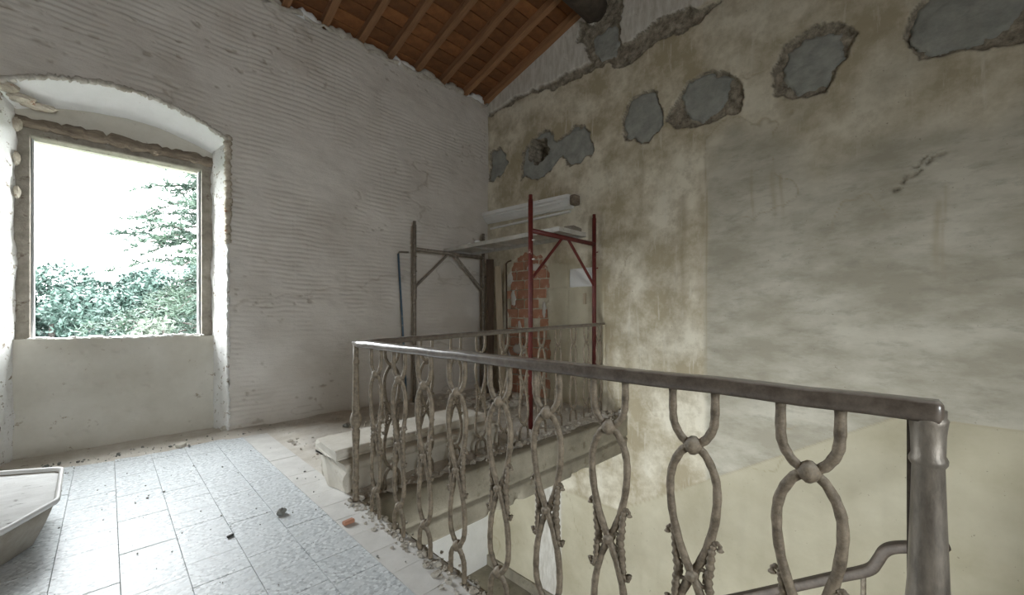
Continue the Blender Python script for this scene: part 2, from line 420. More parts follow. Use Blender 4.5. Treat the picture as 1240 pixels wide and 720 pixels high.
def grid_mesh(name, P, keep, attrs, mat, parent=None, smooth=True, flip=False):
    """P (nu,nv,3) array of points, keep (nu-1,nv-1) bool"""
    nu, nv = P.shape[:2]
    idx = np.arange(nu * nv).reshape(nu, nv)
    q = np.stack([idx[:-1, :-1], idx[1:, :-1], idx[1:, 1:], idx[:-1, 1:]], -1)
    if flip: q = q[..., ::-1]
    q = q[keep]
    me = bpy.data.meshes.new(name)
    me.vertices.add(nu * nv); me.vertices.foreach_set('co', P.reshape(-1).astype(np.float32))
    me.loops.add(q.size); me.loops.foreach_set('vertex_index', q.reshape(-1).astype(np.int32))
    me.polygons.add(len(q)); me.polygons.foreach_set('loop_start', (np.arange(len(q)) * 4).astype(np.int32))
    me.polygons.foreach_set('use_smooth', np.full(len(q), smooth))
    me.update(calc_edges=True)
    for k, a in attrs.items():
        at = me.attributes.new(k, 'FLOAT', 'POINT'); at.data.foreach_set('value', a.reshape(-1).astype(np.float32))
    me.validate()
    return link(me, name, mat, parent)

# ------------------------------------------------------------------ window wall
AX, AHW = 0.11, 0.67                       # niche centre and half width
def arch_out(x): return 2.90 - 0.20 * ((x - AX) / AHW) ** 2
def arch_in(x): return 2.735 - 0.12 * ((x - AX) / 0.58) ** 2
def build_wall_left():
    us = np.arange(XS, XR + 0.05, 0.0125); vs_ = np.arange(0.0, 4.36, 0.0105)
    U, V = np.meshgrid(us, vs_, indexing='ij')
    jag = (fbm(U * 9, V * 9, 4) - 0.5) * 0.05
    ins = (np.abs(U - AX) < AHW + jag) & (V < arch_out(U) + jag)
    # ribs of the hollow blocks telegraphing through the whitewash
    bend = (fbm(U * 1.3, V * 1.3, 3) - 0.5) * 0.16 + (fbm(U * 7, V * 9, 2) - 0.5) * 0.03
    ph = (V + bend * 0.55) / 0.047
    rib = np.abs((ph % 1.0) - 0.5) * 2
    rib = sstep(0.45, 0.95, rib)
    patch = sstep(0.40, 0.62, fbm(U * 1.1 + 40, V * 1.5 + 12, 3)) * sstep(0.32, 0.58, fbm(U * 5 + 4, V * 5, 3))
    row = np.floor((V + bend * 0.55) / 0.235)
    vj = np.abs((((U + 0.13 * (row % 2) + 0.02 * bend) / 0.27) % 1.0) - 0.5) * 2
    vjt = sstep(0.93, 0.99, vj)
    hj = sstep(0.90, 0.98, np.abs((((V + bend * 0.55) / 0.235) % 1.0) - 0.5) * 2)
    amp = 0.35 + 1.1 * fbm(U * 3.3 + 14, V * 4.1 + 61, 3)
    H = -0.014 * rib * patch * amp - 0.005 * np.maximum(vjt * patch, hj * 0.5 * patch) * amp
    H += (fbm(U * 0.9, V * 0.9, 3) - 0.5) * 0.035 + (fbm(U * 6 + 3, V * 10, 4) - 0.5) * 0.012 + (fbm(U * 2.2 + 31, V * 3.4, 3) - 0.5) * 0.030
    # cracks and trowel scars
    rn = np.abs(fbm(U * 0.8 + 90, V * 1.9 + 31, 5) - 0.5)
    crack = (1 - sstep(0.0, 0.010, rn)) * sstep(0.46, 0.56, fbm(U * 1.2 + 7, V * 1.2 + 77, 2))
    H -= 0.008 * crack
    dent = sstep(0.74, 0.82, fbm(U * 14 + 55, V * 24 + 20, 3)) * sstep(0.5, 0.6, fbm(U * 1.4 + 33, V * 1.4 + 2, 2) + 0.10 * (V < 1.0))
    H -= 0.010 * dent
    near = np.maximum(np.abs(U - AX) - AHW, 0) + np.maximum(V - arch_out(U), 0)
    H += 0.012 * np.exp(-near / 0.03) * (fbm(U * 14, V * 14, 3))
    dirt = np.clip(0.6 * crack + 0.9 * dent + np.exp(-V / 0.07) * (0.25 + fbm(U * 5, V * 9, 3)) * 0.9 + 0.25 * sstep(0.55, 0.75, fbm(U * 2.2 + 8, V * 3.1 + 5, 4)), 0, 1)
    wt = 4.165 + (fbm(us * 5, us * 0 + 3, 4) - 0.5) * 0.13
    V = np.minimum(V, wt[:, None])
    P = np.stack([U, YL - H, V], -1)
    kv = ~ins
    keep = kv[:-1, :-1] & kv[1:, :-1] & kv[1:, 1:] & kv[:-1, 1:]
    wl = struct(grid_mesh('wall_left', P, keep, {'dirt': dirt}, 'whitewash', flip=True), 'grey-white whitewashed wall with ribbed blocks and an arched window niche')
    b = MB()
    b.box(XS - 0.25, -0.41, 4.74, 4.98, ZL, 4.6); b.box(0.62, XR + 0.30, 4.74, 4.98, ZL, 4.6)
    b.box(-0.41, 0.62, 4.76, 4.98, 2.46, 4.6); b.box(-0.41, 0.62, 4.76, 4.98, ZL, 0.90)
    b.build('masonry', 'plain_plaster', wl)
    return wl
wall_left = build_wall_left()
struct(MB().box(XS, XR, YL, YL + 0.24, ZL, -0.02).build('wall_lower', 'white_plaster'), 'whitish wall of the lower floor seen through the stairwell')

# window niche
win = struct(empty('window_1', (AX, 4.7, 0)), 'deep arched window niche with open weathered frame')
def sheet(name, rows, mat, amp=0.006, fr=10, n=24, sub=8, nrm=None):
    """ruled sheet through poly-lines rows (each a function t->Vector), rough"""
    nu = n + 1; nv = sub * (len(rows) - 1) + 1
    P = np.zeros((nu, nv, 3))
    for i in range(nu):
        pr = [r(i / n) for r in rows]
        for j in range(nv):
            k = min(j // sub, len(rows) - 2); t = j / sub - k
            P[i, j] = pr[k].lerp(pr[k + 1], t)
    I, J = np.meshgrid(np.arange(nu) / n, np.arange(nv) / max(nv - 1, 1), indexing='ij')
    d = (fbm(I * fr + len(name), J * fr * 0.4 + 5, 4) - 0.5) * amp * 2
    P += d[..., None] * np.array(nrm or (0, -1, 0))
    o = grid_mesh(name, P, np.ones((nu - 1, nv - 1), bool), {}, mat)
    o.parent = win; o.matrix_parent_inverse = Matrix.Translation((-AX, -4.7, 0))
    return o
V3 = Vector
def outer(x): return V3((x, YL - 0.012, arch_out(x)))
def inner(x): return V3((x, 4.73, arch_in(x)))
sheet('soffit', [lambda t: outer(-0.565 + 1.35 * t), lambda t: inner(-0.475 + 1.17 * t)], 'white_plaster', 0.004, 8, 60, 12, (0, 0, -1))
sheet('jamb', [lambda t: V3((0.785, YL - 0.012, 2.71 * t)), lambda t: V3((0.69, 4.73, 2.63 * t))], 'jamb_plaster', 0.018, 22, 110, 12, (-1, 0, 0))
sheet('jamb', [lambda t: V3((-0.565, YL - 0.012, 2.71 * t)), lambda t: V3((-0.472, 4.73, 2.63 * t))], 'jamb_plaster', 0.018, 22, 110, 12, (1, 0, 0))
def niche(mb, name, mat, smooth=False):
    o = mb.build(name, mat, win, smooth); o.matrix_parent_inverse = Matrix.Translation((-AX, -4.7, 0)); return o
# plastered parapet under the opening, with a chipped top edge
us = np.arange(-0.52, 0.74, 0.012); vv = np.arange(0, 0.93, 0.012)
U, V = np.meshgrid(us, vv, indexing='ij')
top = 0.905 + (fbm(us * 9, us * 0, 4) - 0.5) * 0.035
Vp = np.minimum(V, top[:, None])
H = (fbm(U * 2.5, Vp * 2.5, 4) - 0.5) * 0.022 + (fbm(U * 22, Vp * 22, 3) - 0.5) * 0.004
dent = sstep(0.66, 0.72, fbm(U * 16, Vp * 20 + 9, 3)) * sstep(0.42, 0.55, fbm(U * 2 + 60, Vp * 2, 2))
H -= 0.008 * dent
o = grid_mesh('parapet', np.stack([U, 4.685 - H, Vp], -1), np.ones((len(us) - 1, len(vv) - 1), bool), {}, 'panel_plaster', flip=True)
o.parent = win; o.matrix_parent_inverse = Matrix.Translation((-AX, -4.7, 0))
sl = MB()                                                       # broken sill edge
for i in range(30):
    x = -0.42 + 1.06 * (i + 0.5) / 30
    r = random.uniform(0.012, 0.024)
    sl.ball((x, 4.70 + random.uniform(0, 0.03), 0.905 + random.uniform(-0.004, 0.012)), r, (1.6, 1.2, 0.7), 7, 5, 0.25)
sb = niche(sl, 'sill_rubble', 'jamb_plaster'); sb['kind'] = 'stuff'
niche(MB().box(-0.43, 0.64, 4.70, 4.98, 0.84, 0.905, 0.008), 'sill', 'jamb_plaster')
# tympanum between timber lintel and arch
us = np.arange(-0.50, 0.73, 0.015); vv = np.linspace(0, 1, 26)
U, T = np.meshgrid(us, vv, indexing='ij')
Z = 2.50 + (arch_in(U) + 0.03 - 2.50) * T
o = grid_mesh('tympanum', np.stack([U, 4.715 - (fbm(U * 5, Z * 9, 4) - 0.5) * 0.03, Z], -1), np.ones((len(us) - 1, 25), bool), {}, 'panel_plaster', flip=True)
o.parent = win; o.matrix_parent_inverse = Matrix.Translation((-AX, -4.7, 0))
# timber: lintel (rough), head, side posts
lp = []
for i in range(40):
    x = -0.50 + 1.22 * i / 39
    lp.append(V3((x, 4.735 + random.uniform(-0.012, 0.012), 2.535 + random.uniform(-0.012, 0.012))))
lt = niche(MB().tube(lp, [random.uniform(0.042, 0.062) for _ in lp], 10), 'lintel', 'rotten_wood', True)
niche(MB().box(-0.50, 0.72, 4.71, 4.84, 2.44, 2.50, 0.008), 'frame_head', 'frame_wood')
niche(MB().box(-0.495, -0.41, 4.71, 4.86, 0.90, 2.45, 0.006), 'frame_post', 'frame_wood')
niche(MB().box(0.62, 0.705, 4.71, 4.86, 0.90, 2.45, 0.006), 'frame_post', 'frame_wood')
niche(MB().box(-0.412, -0.398, 4.80, 4.85, 0.905, 2.44), 'lit_edge_strip', 'white_plaster')  # white strips painted in for the lit inner edges of the frame
niche(MB().box(0.606, 0.622, 4.80, 4.85, 0.905, 2.44), 'lit_edge_strip', 'white_plaster')
# broken plaster lip around the niche
def lip(pts, rmin, rmax, name='broken_edge', mat='broken_plaster'):
    P = catmull(pts, 10); rs = []
    for i, p in enumerate(P):
        p += V3((random.uniform(-0.006, 0.006), random.uniform(-0.008, 0.004), random.uniform(-0.008, 0.008)))
        rs.append(random.uniform(rmin, rmax))
    niche(MB().tube(P, rs, 8), name, mat, True)
lip([outer(-0.57 + 1.36 * k / 12) + V3((0, 0.006, 0.004)) for k in range(13)], 0.010, 0.026, mat='mortar')
lip([V3((0.785, YL - 0.002, z)) for z in (2.72, 2.6, 2.45, 2.3, 2.15, 2.0, 1.85, 1.75)], 0.016, 0.036)
lip([V3((0.785, YL, z)) for z in (1.75, 1.5, 1.25, 1.0, 0.75, 0.5, 0.3, 0.15, 0.02)], 0.008, 0.020, mat='jamb_plaster')
lip([V3((-0.565, YL, z)) for z in (2.72, 2.4, 2.0, 1.6, 1.2, 0.8, 0.4, 0.02)], 0.010, 0.024, mat='jamb_plaster')

for (x, y, z, a, b2, c2) in ((-0.44, 4.60, 2.665, 0.07, 0.06, 0.030), (-0.36, 4.66, 2.655, 0.10, 0.05, 0.026), (-0.50, 4.53, 2.70, 0.06, 0.05, 0.035), (-0.475, 4.69, 2.50, 0.03, 0.03, 0.05), (-0.475, 4.70, 2.25, 0.022, 0.03, 0.05), (-0.475, 4.70, 2.0, 0.022, 0.03, 0.045)):
    niche(MB().ball((x, y, z), 1.0, (a, b2, c2), 12, 8, 0.16), 'torn_plaster', 'broken_plaster')

# ------------------------------------------------------------------ plaster wall on the right
def crop_poly(x0, y0, k, pts, X=XR):
    out = []
    for a, b in pts:
        p = px(x0 + a * k, y0 + b * k, X=X); out.append((p.y, p.z))
    return out
k1, k2, k3, k4, k5 = 300 / 1240, 110 / 792, 1 / 6, 1 / 3, 240 / 1240
PATCH = [
    crop_poly(560, 130, k1, [(150, 215), (185, 200), (215, 235), (225, 275), (205, 330), (150, 365), (125, 375), (140, 300), (138, 240)]),
    crop_poly(620, 140, k2, [(75, 560), (85, 430), (105, 300), (130, 260), (200, 200), (290, 130), (350, 150), (385, 220), (430, 190), (530, 110), (640, 75), (680, 150), (715, 300), (690, 350), (640, 350), (570, 420), (500, 440), (430, 360), (290, 510), (230, 545), (170, 560), (110, 530)]),
    crop_poly(740, 60, k3, [(80, 510), (120, 400), (180, 340), (260, 300), (335, 310), (345, 400), (380, 430), (365, 540), (270, 670), (200, 665), (100, 655)]),
    crop_poly(740, 60, k3, [(505, 350), (540, 250), (640, 190), (720, 155), (790, 185), (890, 185), (855, 260), (830, 380), (760, 460), (650, 530), (570, 500), (530, 430)]),
    crop_poly(900, 0, k4, [(140, 290), (160, 190), (220, 130), (330, 110), (380, 100), (355, 230), (300, 320), (200, 345)]),
    crop_poly(900, 0, k4, [(595, 130), (640, 40), (690, -40), (1060, -40), (1020, 60), (950, 110), (850, 170), (760, 190), (650, 200), (605, 165)]),
    crop_poly(660, 0, k5, [(290, 260), (350, 190), (450, 150), (470, 250), (440, 360), (340, 380), (300, 340)]),
]
RECESS = [
    crop_poly(740, 60, k3, [(400, 530), (450, 420), (500, 350), (540, 250), (720, 150), (890, 180), (950, 260), (960, 350), (930, 440), (840, 470), (740, 520), (620, 550), (490, 580)]),
    crop_poly(900, 0, k4, [(105, 340), (110, 260), (150, 170), (270, 85), (380, 80), (425, 120), (390, 170), (350, 240), (290, 335), (180, 360)]),
    crop_poly(900, 0, k4, [(580, 130), (630, 40), (680, -45), (1080, -45), (1060, 60), (1020, 150), (900, 165), (850, 180), (760, 198), (650, 212), (598, 172)]),
    crop_poly(660, 0, k5, [(0, 550), (100, 490), (200, 450), (300, 390), (240, 280), (200, 260), (220, 140), (300, 160), (380, -20), (490, -20), (470, 150), (480, 280), (520, 270), (580, 220), (700, 130), (880, 45), (960, 60), (1100, 0), (1110, 10), (1060, 60), (960, 150), (880, 190), (700, 260), (520, 410), (440, 430), (400, 390), (300, 440), (200, 480), (60, 560)]),
]
HOLE = crop_poly(620, 140, k2, [(130, 330), (160, 240), (230, 215), (300, 200), (315, 300), (270, 370), (200, 415), (150, 380)])
BRICKS = [(3.33, 0.0), (3.30, 0.6), (3.36, 1.2), (3.32, 1.62), (3.50, 1.86), (3.75, 1.93), (3.98, 1.80), (4.13, 1.55), (4.08, 1.1), (4.13, 0.6), (4.10, 0.0)]
DADO = [(p.y, p.z) for p in (px(1300, 530, X=XR), px(1145, 510, X=XR), px(1091, 503, X=XR), px(900, 567, X=XR), px(747, 617, X=XR), px(683, 593, X=XR))] + [(4.49, -1.07)]

def build_wall_right():
    us = np.arange(-0.85, YL + 0.02, 0.0125); vv = np.concatenate([np.arange(ZL, -0.6, 0.03), np.arange(-0.6, 5.3, 0.0125)])
    U, V = np.meshgrid(us, vv, indexing='ij')
    wU = U + (fbm(U * 13, V * 13, 4) - 0.5) * 0.085; wV = V + (fbm(U * 13 + 50, V * 13 + 20, 4) - 0.5) * 0.085
    H = (fbm(U * 0.8, V * 0.8, 3) - 0.5) * 0.045 + (fbm(U * 3, V * 4 + 8, 4) - 0.5) * 0.008
    rubble = np.zeros_like(U); rimc = np.zeros_like(U)
    for p in PATCH + RECESS:
        d = poly_sd(wU, wV, p)
        m = 1 - sstep(-0.006, 0.006, d)
        rubble = np.maximum(rubble, m); rimc = np.maximum(rimc, 1 - sstep(0.004, 0.014, d))
    # long crack where the old ceiling met the wall
    cl = [(p.y, p.z) for p in (px(592, 139, X=XR), px(625, 120, X=XR), px(660, 105, X=XR), px(690, 90, X=XR), px(718, 75, X=XR))]
    dc = line_d(wU, wV, cl) - 0.012 - 0.028 * fbm(U * 4, V * 1, 2)
    rubble = np.maximum(rubble, 1 - sstep(-0.006, 0.012, dc))
    for a, b in ((((1112, 208), (1095, 218))), ((1122, 190), (1106, 203)), ((1143, 186), (1130, 194)), ((1088, 224), (1080, 231)), ((1133, 196), (1124, 201))):
        pa, pb = px(*a, X=XR), px(*b, X=XR)
        rubble = np.maximum(rubble, 0.95 * (1 - sstep(0.002, 0.016, line_d(wU, wV, [(pa.y, pa.z), (pb.y, pb.z)]))))
    db = poly_sd(wU, wV, BRICKS)
    bm_ = 1 - sstep(-0.004, 0.012, db)
    lum = (fbm(U * 26, V * 26, 3) - 0.5)
    H = H - rubble * (0.034 + lum * 0.03)
    H = H * (1 - bm_) - bm_ * 0.034
    hm = 1 - sstep(-0.006, 0.012, poly_sd(wU, wV, HOLE))
    H = H - hm * 0.27
    # line between wall and stair dado; panel joint; plaster cracks
    dd = line_d(U, V, DADO)
    H -= 0.006 * (1 - sstep(0.002, 0.010, dd))
    jl = line_d(U, V, [(1.406, 0.30), (1.40, 2.2), (1.42, 2.6)])
    H -= 0.005 * (1 - sstep(0.002, 0.012, jl))
    j2 = line_d(U, V, [(3.02, 0.2), (3.02, 1.72)]); j3 = line_d(U, V, [(3.02, 1.42), (3.30, 1.42)]); j4 = line_d(U, V, [(2.50, 0.3), (2.50, 1.42), (2.62, 1.42)])
    j = np.minimum(np.minimum(j2, j3), j4)
    H -= 0.006 * (1 - sstep(0.002, 0.012, j))
    rn = np.abs(fbm(U * 1.1 + 10, V * 0.8 + 3, 5) - 0.5)
    crack = (1 - sstep(0.0, 0.006, rn)) * sstep(0.50, 0.58, fbm(U * 1.3 + 70, V * 1.3 + 7, 2))
    H -= 0.005 * crack
    ridge = sstep(0.60, 0.72, fbm(U * 1.8 + V * 0.9, V * 3.6 - U * 1.3 + 44, 4))
    H += 0.003 * ridge
    # height of the dado along the wall
    dz = np.interp(us, [p[0] for p in DADO], [p[1] for p in DADO])[:, None]
    below = 1 - sstep(-0.004, 0.004, V - dz)
    warm = sstep(1.37, 1.44, U + (fbm(U * 5, V * 2, 3) - 0.5) * 0.05) 
    warm = np.clip(np.maximum(warm, sstep(2.3, 3.0, V + (fbm(U * 2, V * 2, 3) - 0.5) * 1.4) * 0.85), 0, 1)
    white = sstep(-0.01, 0.03, wV - 4.03)
    white = np.maximum(white, (1 - below) * 0 + (below * (sstep(3.10, 3.14, U) * (1 - sstep(3.53, 3.57, U)))))
    yel = below * 0.9
    pan = (1 - sstep(-0.03, 0.03, poly_sd(wU, wV, [(2.52, 0.1), (3.30, 0.1), (3.30, 1.75), (2.52, 1.62)]))) * 0.75
    yel = np.maximum(yel, pan)
    # stained runs below the patches
    run = np.zeros_like(U)
    for (y0, z0, L, wd) in ((2.06, 2.95, 1.1, 0.03), (0.86, 2.35, 0.55, 0.02), (0.80, 2.3, 0.5, 0.012), (1.02, 2.4, 0.6, 0.012), (-0.1, 1.9, 0.6, 0.02), (1.44, 2.5, 2.0, 0.05), (2.45, 1.0, 1.0, 0.05), (1.62, 2.3, 1.6, 0.04), (-0.13, 2.0, 0.75, 0.01)):
        run = np.maximum(run, np.exp(-((U - y0 - 0.01 * np.sin(V * 9)) / wd) ** 2) * sstep(z0 - L, z0 - L * 0.5, V) * (1 - sstep(z0 - 0.05, z0, V)) * (0.4 + fbm(U * 30, V * 3, 3)))
    streak = np.clip(run * 0.7 + 0.8 * crack + 0.55 * (1 - sstep(0.0, 0.012, np.minimum(dd, np.minimum(j, jl)))), 0, 1) * (1 - rubble)
    # the broken joist hole is deep and takes the rubble colour inside
    P = np.stack([XR - H, U, V], -1)
    wr = struct(grid_mesh('wall_right', P, np.ones((len(us) - 1, len(vv) - 1), bool), {'rubble': np.maximum(np.maximum(rubble, rimc), hm), 'warm': warm, 'white': white, 'yellow': yel, 'streak': streak}, 'old_plaster', flip=False),
                'tall stained plaster wall with grey cement patches')
    b = MB(); b.box(XR + 0.30, XR + 0.5, YB - 0.3, 4.98, ZL, 5.6); b.build('masonry', 'plain_plaster', wr)
    b = MB(); b.box(XR, XR + 0.30, YB - 0.3, -0.845, ZL, 5.6); b.build('masonry', 'yellow_plaster', wr)
    # cement fills, each a lumpy slab sunk in its recess
    for poly in PATCH:
        p = np.array(poly); lo = p.min(0) - 0.03; hi = p.max(0) + 0.03
        st = 0.011
        uu = np.arange(lo[0], hi[0], st); v2 = np.arange(lo[1], hi[1], st)
        A, B = np.meshgrid(uu, v2, indexing='ij')
        aA = A + (fbm(A * 13, B * 13, 4) - 0.5) * 0.085; aB = B + (fbm(A * 13 + 50, B * 13 + 20, 4) - 0.5) * 0.085
        d = poly_sd(aA, aB, poly) + 0.004
        base = np.array((fbm(A * 0.8, B * 0.8, 3) - 0.5) * 0.045)
        h = base - 0.014 + (fbm(A * 7, B * 7 + 30, 4) - 0.5) * 0.030 - 0.03 * sstep(-0.022, 0.010, d)
        if poly is PATCH[1]:
            dh = poly_sd(aA, aB, HOLE); d = np.where(dh < 0.004, 1, d)
        inside = d < 0.010
        keep = inside[:-1, :-1] & inside[1:, :-1] & inside[1:, 1:] & inside[:-1, 1:]
        # drop unused vertices
        nu, nv = A.shape; idx = np.arange(nu * nv).reshape(nu, nv)
        q = np.stack([idx[:-1, :-1], idx[1:, :-1], idx[1:, 1:], idx[:-1, 1:]], -1)[keep]
        used, inv = np.unique(q, return_inverse=True)
        C = np.stack([XR - h, A, B], -1).reshape(-1, 3)[used]
        me = bpy.data.meshes.new('cement_patch'); me.from_pydata([tuple(c) for c in C], [], [tuple(f) for f in inv.reshape(-1, 4)])
        me.polygons.foreach_set('use_smooth', [True] * len(me.polygons)); me.update()
        link(me, 'cement_patch', 'cement', wr)['label'] = 'rough grey cement fill'
    # bricks of the blocked doorway
    bmesh_v = [bm_box(-0.030, 0.045, -L / 2, L / 2, -0.058, 0.058, 0.006, 0.004) for L in (0.245, 0.25, 0.12)]
    meshes = []
    for v, f in bmesh_v:
        mb = MB().add(v, f); meshes.append(mb.mesh('brick'))
    for me in meshes: me.materials.append(M['brick'])
    for r in range(15):
        z = 0.065 + r * 0.130
        y = 3.24 + (0.13 if r % 2 else 0.0) + random.uniform(-0.02, 0.02)
        while y < 4.2:
            c = np.array([[y]]), np.array([[z]])
            if poly_sd(c[0], c[1], BRICKS)[0, 0] < 0.07 and random.random() > 0.10:
                o = bpy.data.objects.new('brick', random.choice(meshes[:2])); COL.objects.link(o); o.parent = wr
                o.location = (XR + 0.046 + random.uniform(-0.008, 0.006), y, z + random.uniform(-0.004, 0.004))
                o.rotation_euler = (random.uniform(-0.015, 0.015), 0, random.uniform(-0.015, 0.015))
            y += 0.268
    # plaster smears left on the bricks
    for (y, z, a, b2) in ((4.05, 1.60, 0.07, 0.11), (3.98, 1.33, 0.05, 0.12), (3.86, 0.92, 0.04, 0.10), (3.42, 1.15, 0.035, 0.10), (3.86, 0.62, 0.14, 0.07), (3.60, 1.72, 0.14, 0.05), (4.07, 0.4, 0.05, 0.2)):
        MB().ball((XR + 0.022, y, z), 1.0, (0.016, a, b2), 14, 9, 0.16).build('plaster_smear', 'plain_plaster', wr, True)
    return wr
wall_right = build_wall_right()
struct(MB().box(XR - 0.03, XR + 0.02, -0.5, YL, ZL, ZL + 0.15, 0.006).build('baseboard_right', 'slab_stone'), 'dark skirting at the foot of the lower stairwell wall')

# ------------------------------------------------------------------ walls out of view, kept dark to limit bounce, openings added for daylight fill
def wall_with_hole(name, axis, c, th, a0, a1, z0, z1, holes, label):
    b = MB()
    def bx(p0, p1, q0, q1):
        if p1 - p0 < 1e-4 or q1 - q0 < 1e-4: return
        if axis == 'x': b.box(c - th, c, p0, p1, q0, q1)
        else: b.box(p0, p1, c - th, c, q0, q1)
    zs = sorted({z0, z1} | {h[2] for h in holes} | {h[3] for h in holes})
    for q0, q1 in zip(zs[:-1], zs[1:]):
        cur = a0
        for h in sorted(holes):
            if h[2] <= q0 and h[3] >= q1:
                bx(cur, h[0], q0, q1); cur = h[1]
        bx(cur, a1, q0, q1)
    return struct(b.build(name, 'bare_stone'), label)
wall_with_hole('wall_side', 'x', XS, 0.25, YB - 0.25, 4.98, ZL, 5.5, [(0.2, 1.6, -2.45, -0.5)], 'bare stone wall at the near side of the room')  # unseen lower opening, placed to light the stairwell wall
wall_with_hole('wall_rear', 'y', YB, 0.25, XS - 0.25, XR + 0.5, ZL, 5.6, [(-0.9, 0.1, 0.8, 2.2)], 'bare stone wall behind the viewer')  # unseen opening added as daylight fill from behind the camera

# ------------------------------------------------------------------ floor
fl = MB()
fl.box(XS, XE - 0.01, YB, YL + 0.2, -0.24, -0.022)
fl.box(XE - 0.01, XR + 0.05, YE + 0.04, YL + 0.2, -0.24, -0.022)
floor = struct(fl.build('floor', 'grout'), 'dusty terrazzo tile floor around a stairwell')
TP = 0.2045
X0 = XE - 0.015 - 10 * TP
tile_meshes = []
for i in range(6):
    v, f = bm_box(-TP / 2 + 0.0007, TP / 2 - 0.0007, -TP / 2 + 0.0007, TP / 2 - 0.0007, -0.022, 0.0, 0.0010)
    me = MB().add(v, f).mesh('floor_tile'); me.materials.append(M['terrazzo']); tile_meshes.append(me)
border_me = tile_meshes[0].copy(); border_me.materials.clear(); border_me.materials.append(M['terrazzo_dusty'])
for c in range(10):
    off = [0.02, 0.12, 0.05, 0.16, 0.08, 0.02, 0.13, 0.05, 0.10, 0.0][c]
    y = 0.55 - off
    while y < YL + 0.02:
        o = bpy.data.objects.new('floor_tile', border_me if c == 9 else random.choice(tile_meshes)); COL.objects.link(o); o.parent = floor
        o.location = (X0 + (c + 0.5) * TP, y + TP / 2, random.uniform(-0.0012, 0.0012))
        o.rotation_euler = (random.uniform(-0.003, 0.003), random.uniform(-0.003, 0.003), random.choice((0, 1, 2, 3)) * R90)
        y += TP
# the rest of the floor under thick dust
def dust_sheet(name, x0, x1, y0, y1, amp, st=0.03):
    us = np.arange(x0, x1 + st, st); vv = np.arange(y0, y1 + st, st)
    U, V = np.meshgrid(us, vv, indexing='ij')
    h = (fbm(U * 2.2, V * 2.2, 4) - 0.35) * amp + (fbm(U * 14, V * 14, 3) - 0.5) * amp * 0.35
    return U, V, us, vv, np.maximum(h, -0.002)
U, V, us, vv, h = dust_sheet('d', XE - 0.035, XR, YE + 0.05, YL, 0.045)
h *= sstep(YE + 0.03, YE + 0.25, V) * sstep(XE - 0.03, XE + 0.15, U); h += 0.05 * np.exp(-(YL - V) / 0.16) * fbm(U * 3, V * 3, 3)
stuff(grid_mesh('dust_layer', np.stack([U, V, h + 0.002], -1), np.ones((len(us) - 1, len(vv) - 1), bool), {}, 'floor_dust', floor))
# dust drift along the foot of the window wall and inside the niche
us = np.arange(-1.2, XE + 0.01, 0.03); vv = np.linspace(0, 1, 16)
U, T = np.meshgrid(us, vv, indexing='ij')
yb = np.where(np.abs(U - AX) < 0.64, 4.70, 4.50)
yf = 4.22 + (fbm(U * 3, U * 0 + 2, 3) - 0.5) * 0.16 - 0.04 * np.exp(-((U - 0.1) / 0.5) ** 2)
Yd = yf + (yb - yf) * T
stuff(grid_mesh('dust_drift', np.stack([U, Yd, -0.004 + 0.035 * T ** 1.3 + (fbm(U * 12, Yd * 12, 3) - 0.5) * 0.012 * T], -1), np.ones((len(us) - 1, 15), bool), {}, 'floor_dust', floor))
b = MB(); b.box(XS, X0, YB, YL, -0.03, 0.0); b.box(X0, XE - 0.015, YB, 0.36, -0.03, 0.0)
b.build('floor_margin', 'floor_dust', floor)
# stairwell edge beam along the far side and the near slab edge
def edge_beam():
    us = np.arange(XE - 0.03, XR + 0.02, 0.02); prof = [(YE + 0.10, 0.004), (YE + 0.03, 0.004), (YE + 0.005, -0.002), (YE, -0.012), (YE + 0.002, -0.10), (YE + 0.004, -0.215), (YE + 0.022, -0.228), (YE + 0.022, -0.243), (YE + 0.004, -0.250), (YE + 0.006, -0.32), (YE + 0.01, -0.385), (YE + 0.05, -0.40), (YE + 0.30, -0.40), (YE + 0.32, -0.24)]
    pp = []
    for (a, b2), (c, d) in zip(prof[:-1], prof[1:]):
        n = max(1, int(math.hypot(c - a, d - b2) / 0.02))
        pp += [(a + (c - a) * i / n, b2 + (d - b2) * i / n) for i in range(n)]
    pp.append(prof[-1]); pp = np.array(pp)
    Ug = np.repeat(us[:, None], len(pp), 1); Yg = np.repeat(pp[None, :, 0], len(us), 0); Zg = np.repeat(pp[None, :, 1], len(us), 0)
    n1 = fbm(Ug * 9, Zg * 12 + Yg * 9, 4) - 0.5
    # chipped bottom edge
    chip = 0.5 * sstep(0.56, 0.66, fbm(Ug * 3.1 + 5, Ug * 0, 4)) * sstep(-0.30, -0.385, Zg)
    Yg = Yg - n1 * 0.012 + chip * 0.04; Zg = Zg + n1 * 0.008 + chip * 0.03
    return struct(grid_mesh('trim_1', np.stack([Ug, Yg, Zg], -1), np.ones((len(us) - 1, len(pp) - 1), bool), {}, 'slab_stone'), 'stained stone edge beam on the far side of the stairwell')
edge_beam()
struct(MB().box(XE - 0.045, XE, YB, YE + 0.1, -0.26, -0.004, 0.006).build('trim_2', 'slab_stone'), 'stone edge of the floor under the near railing')

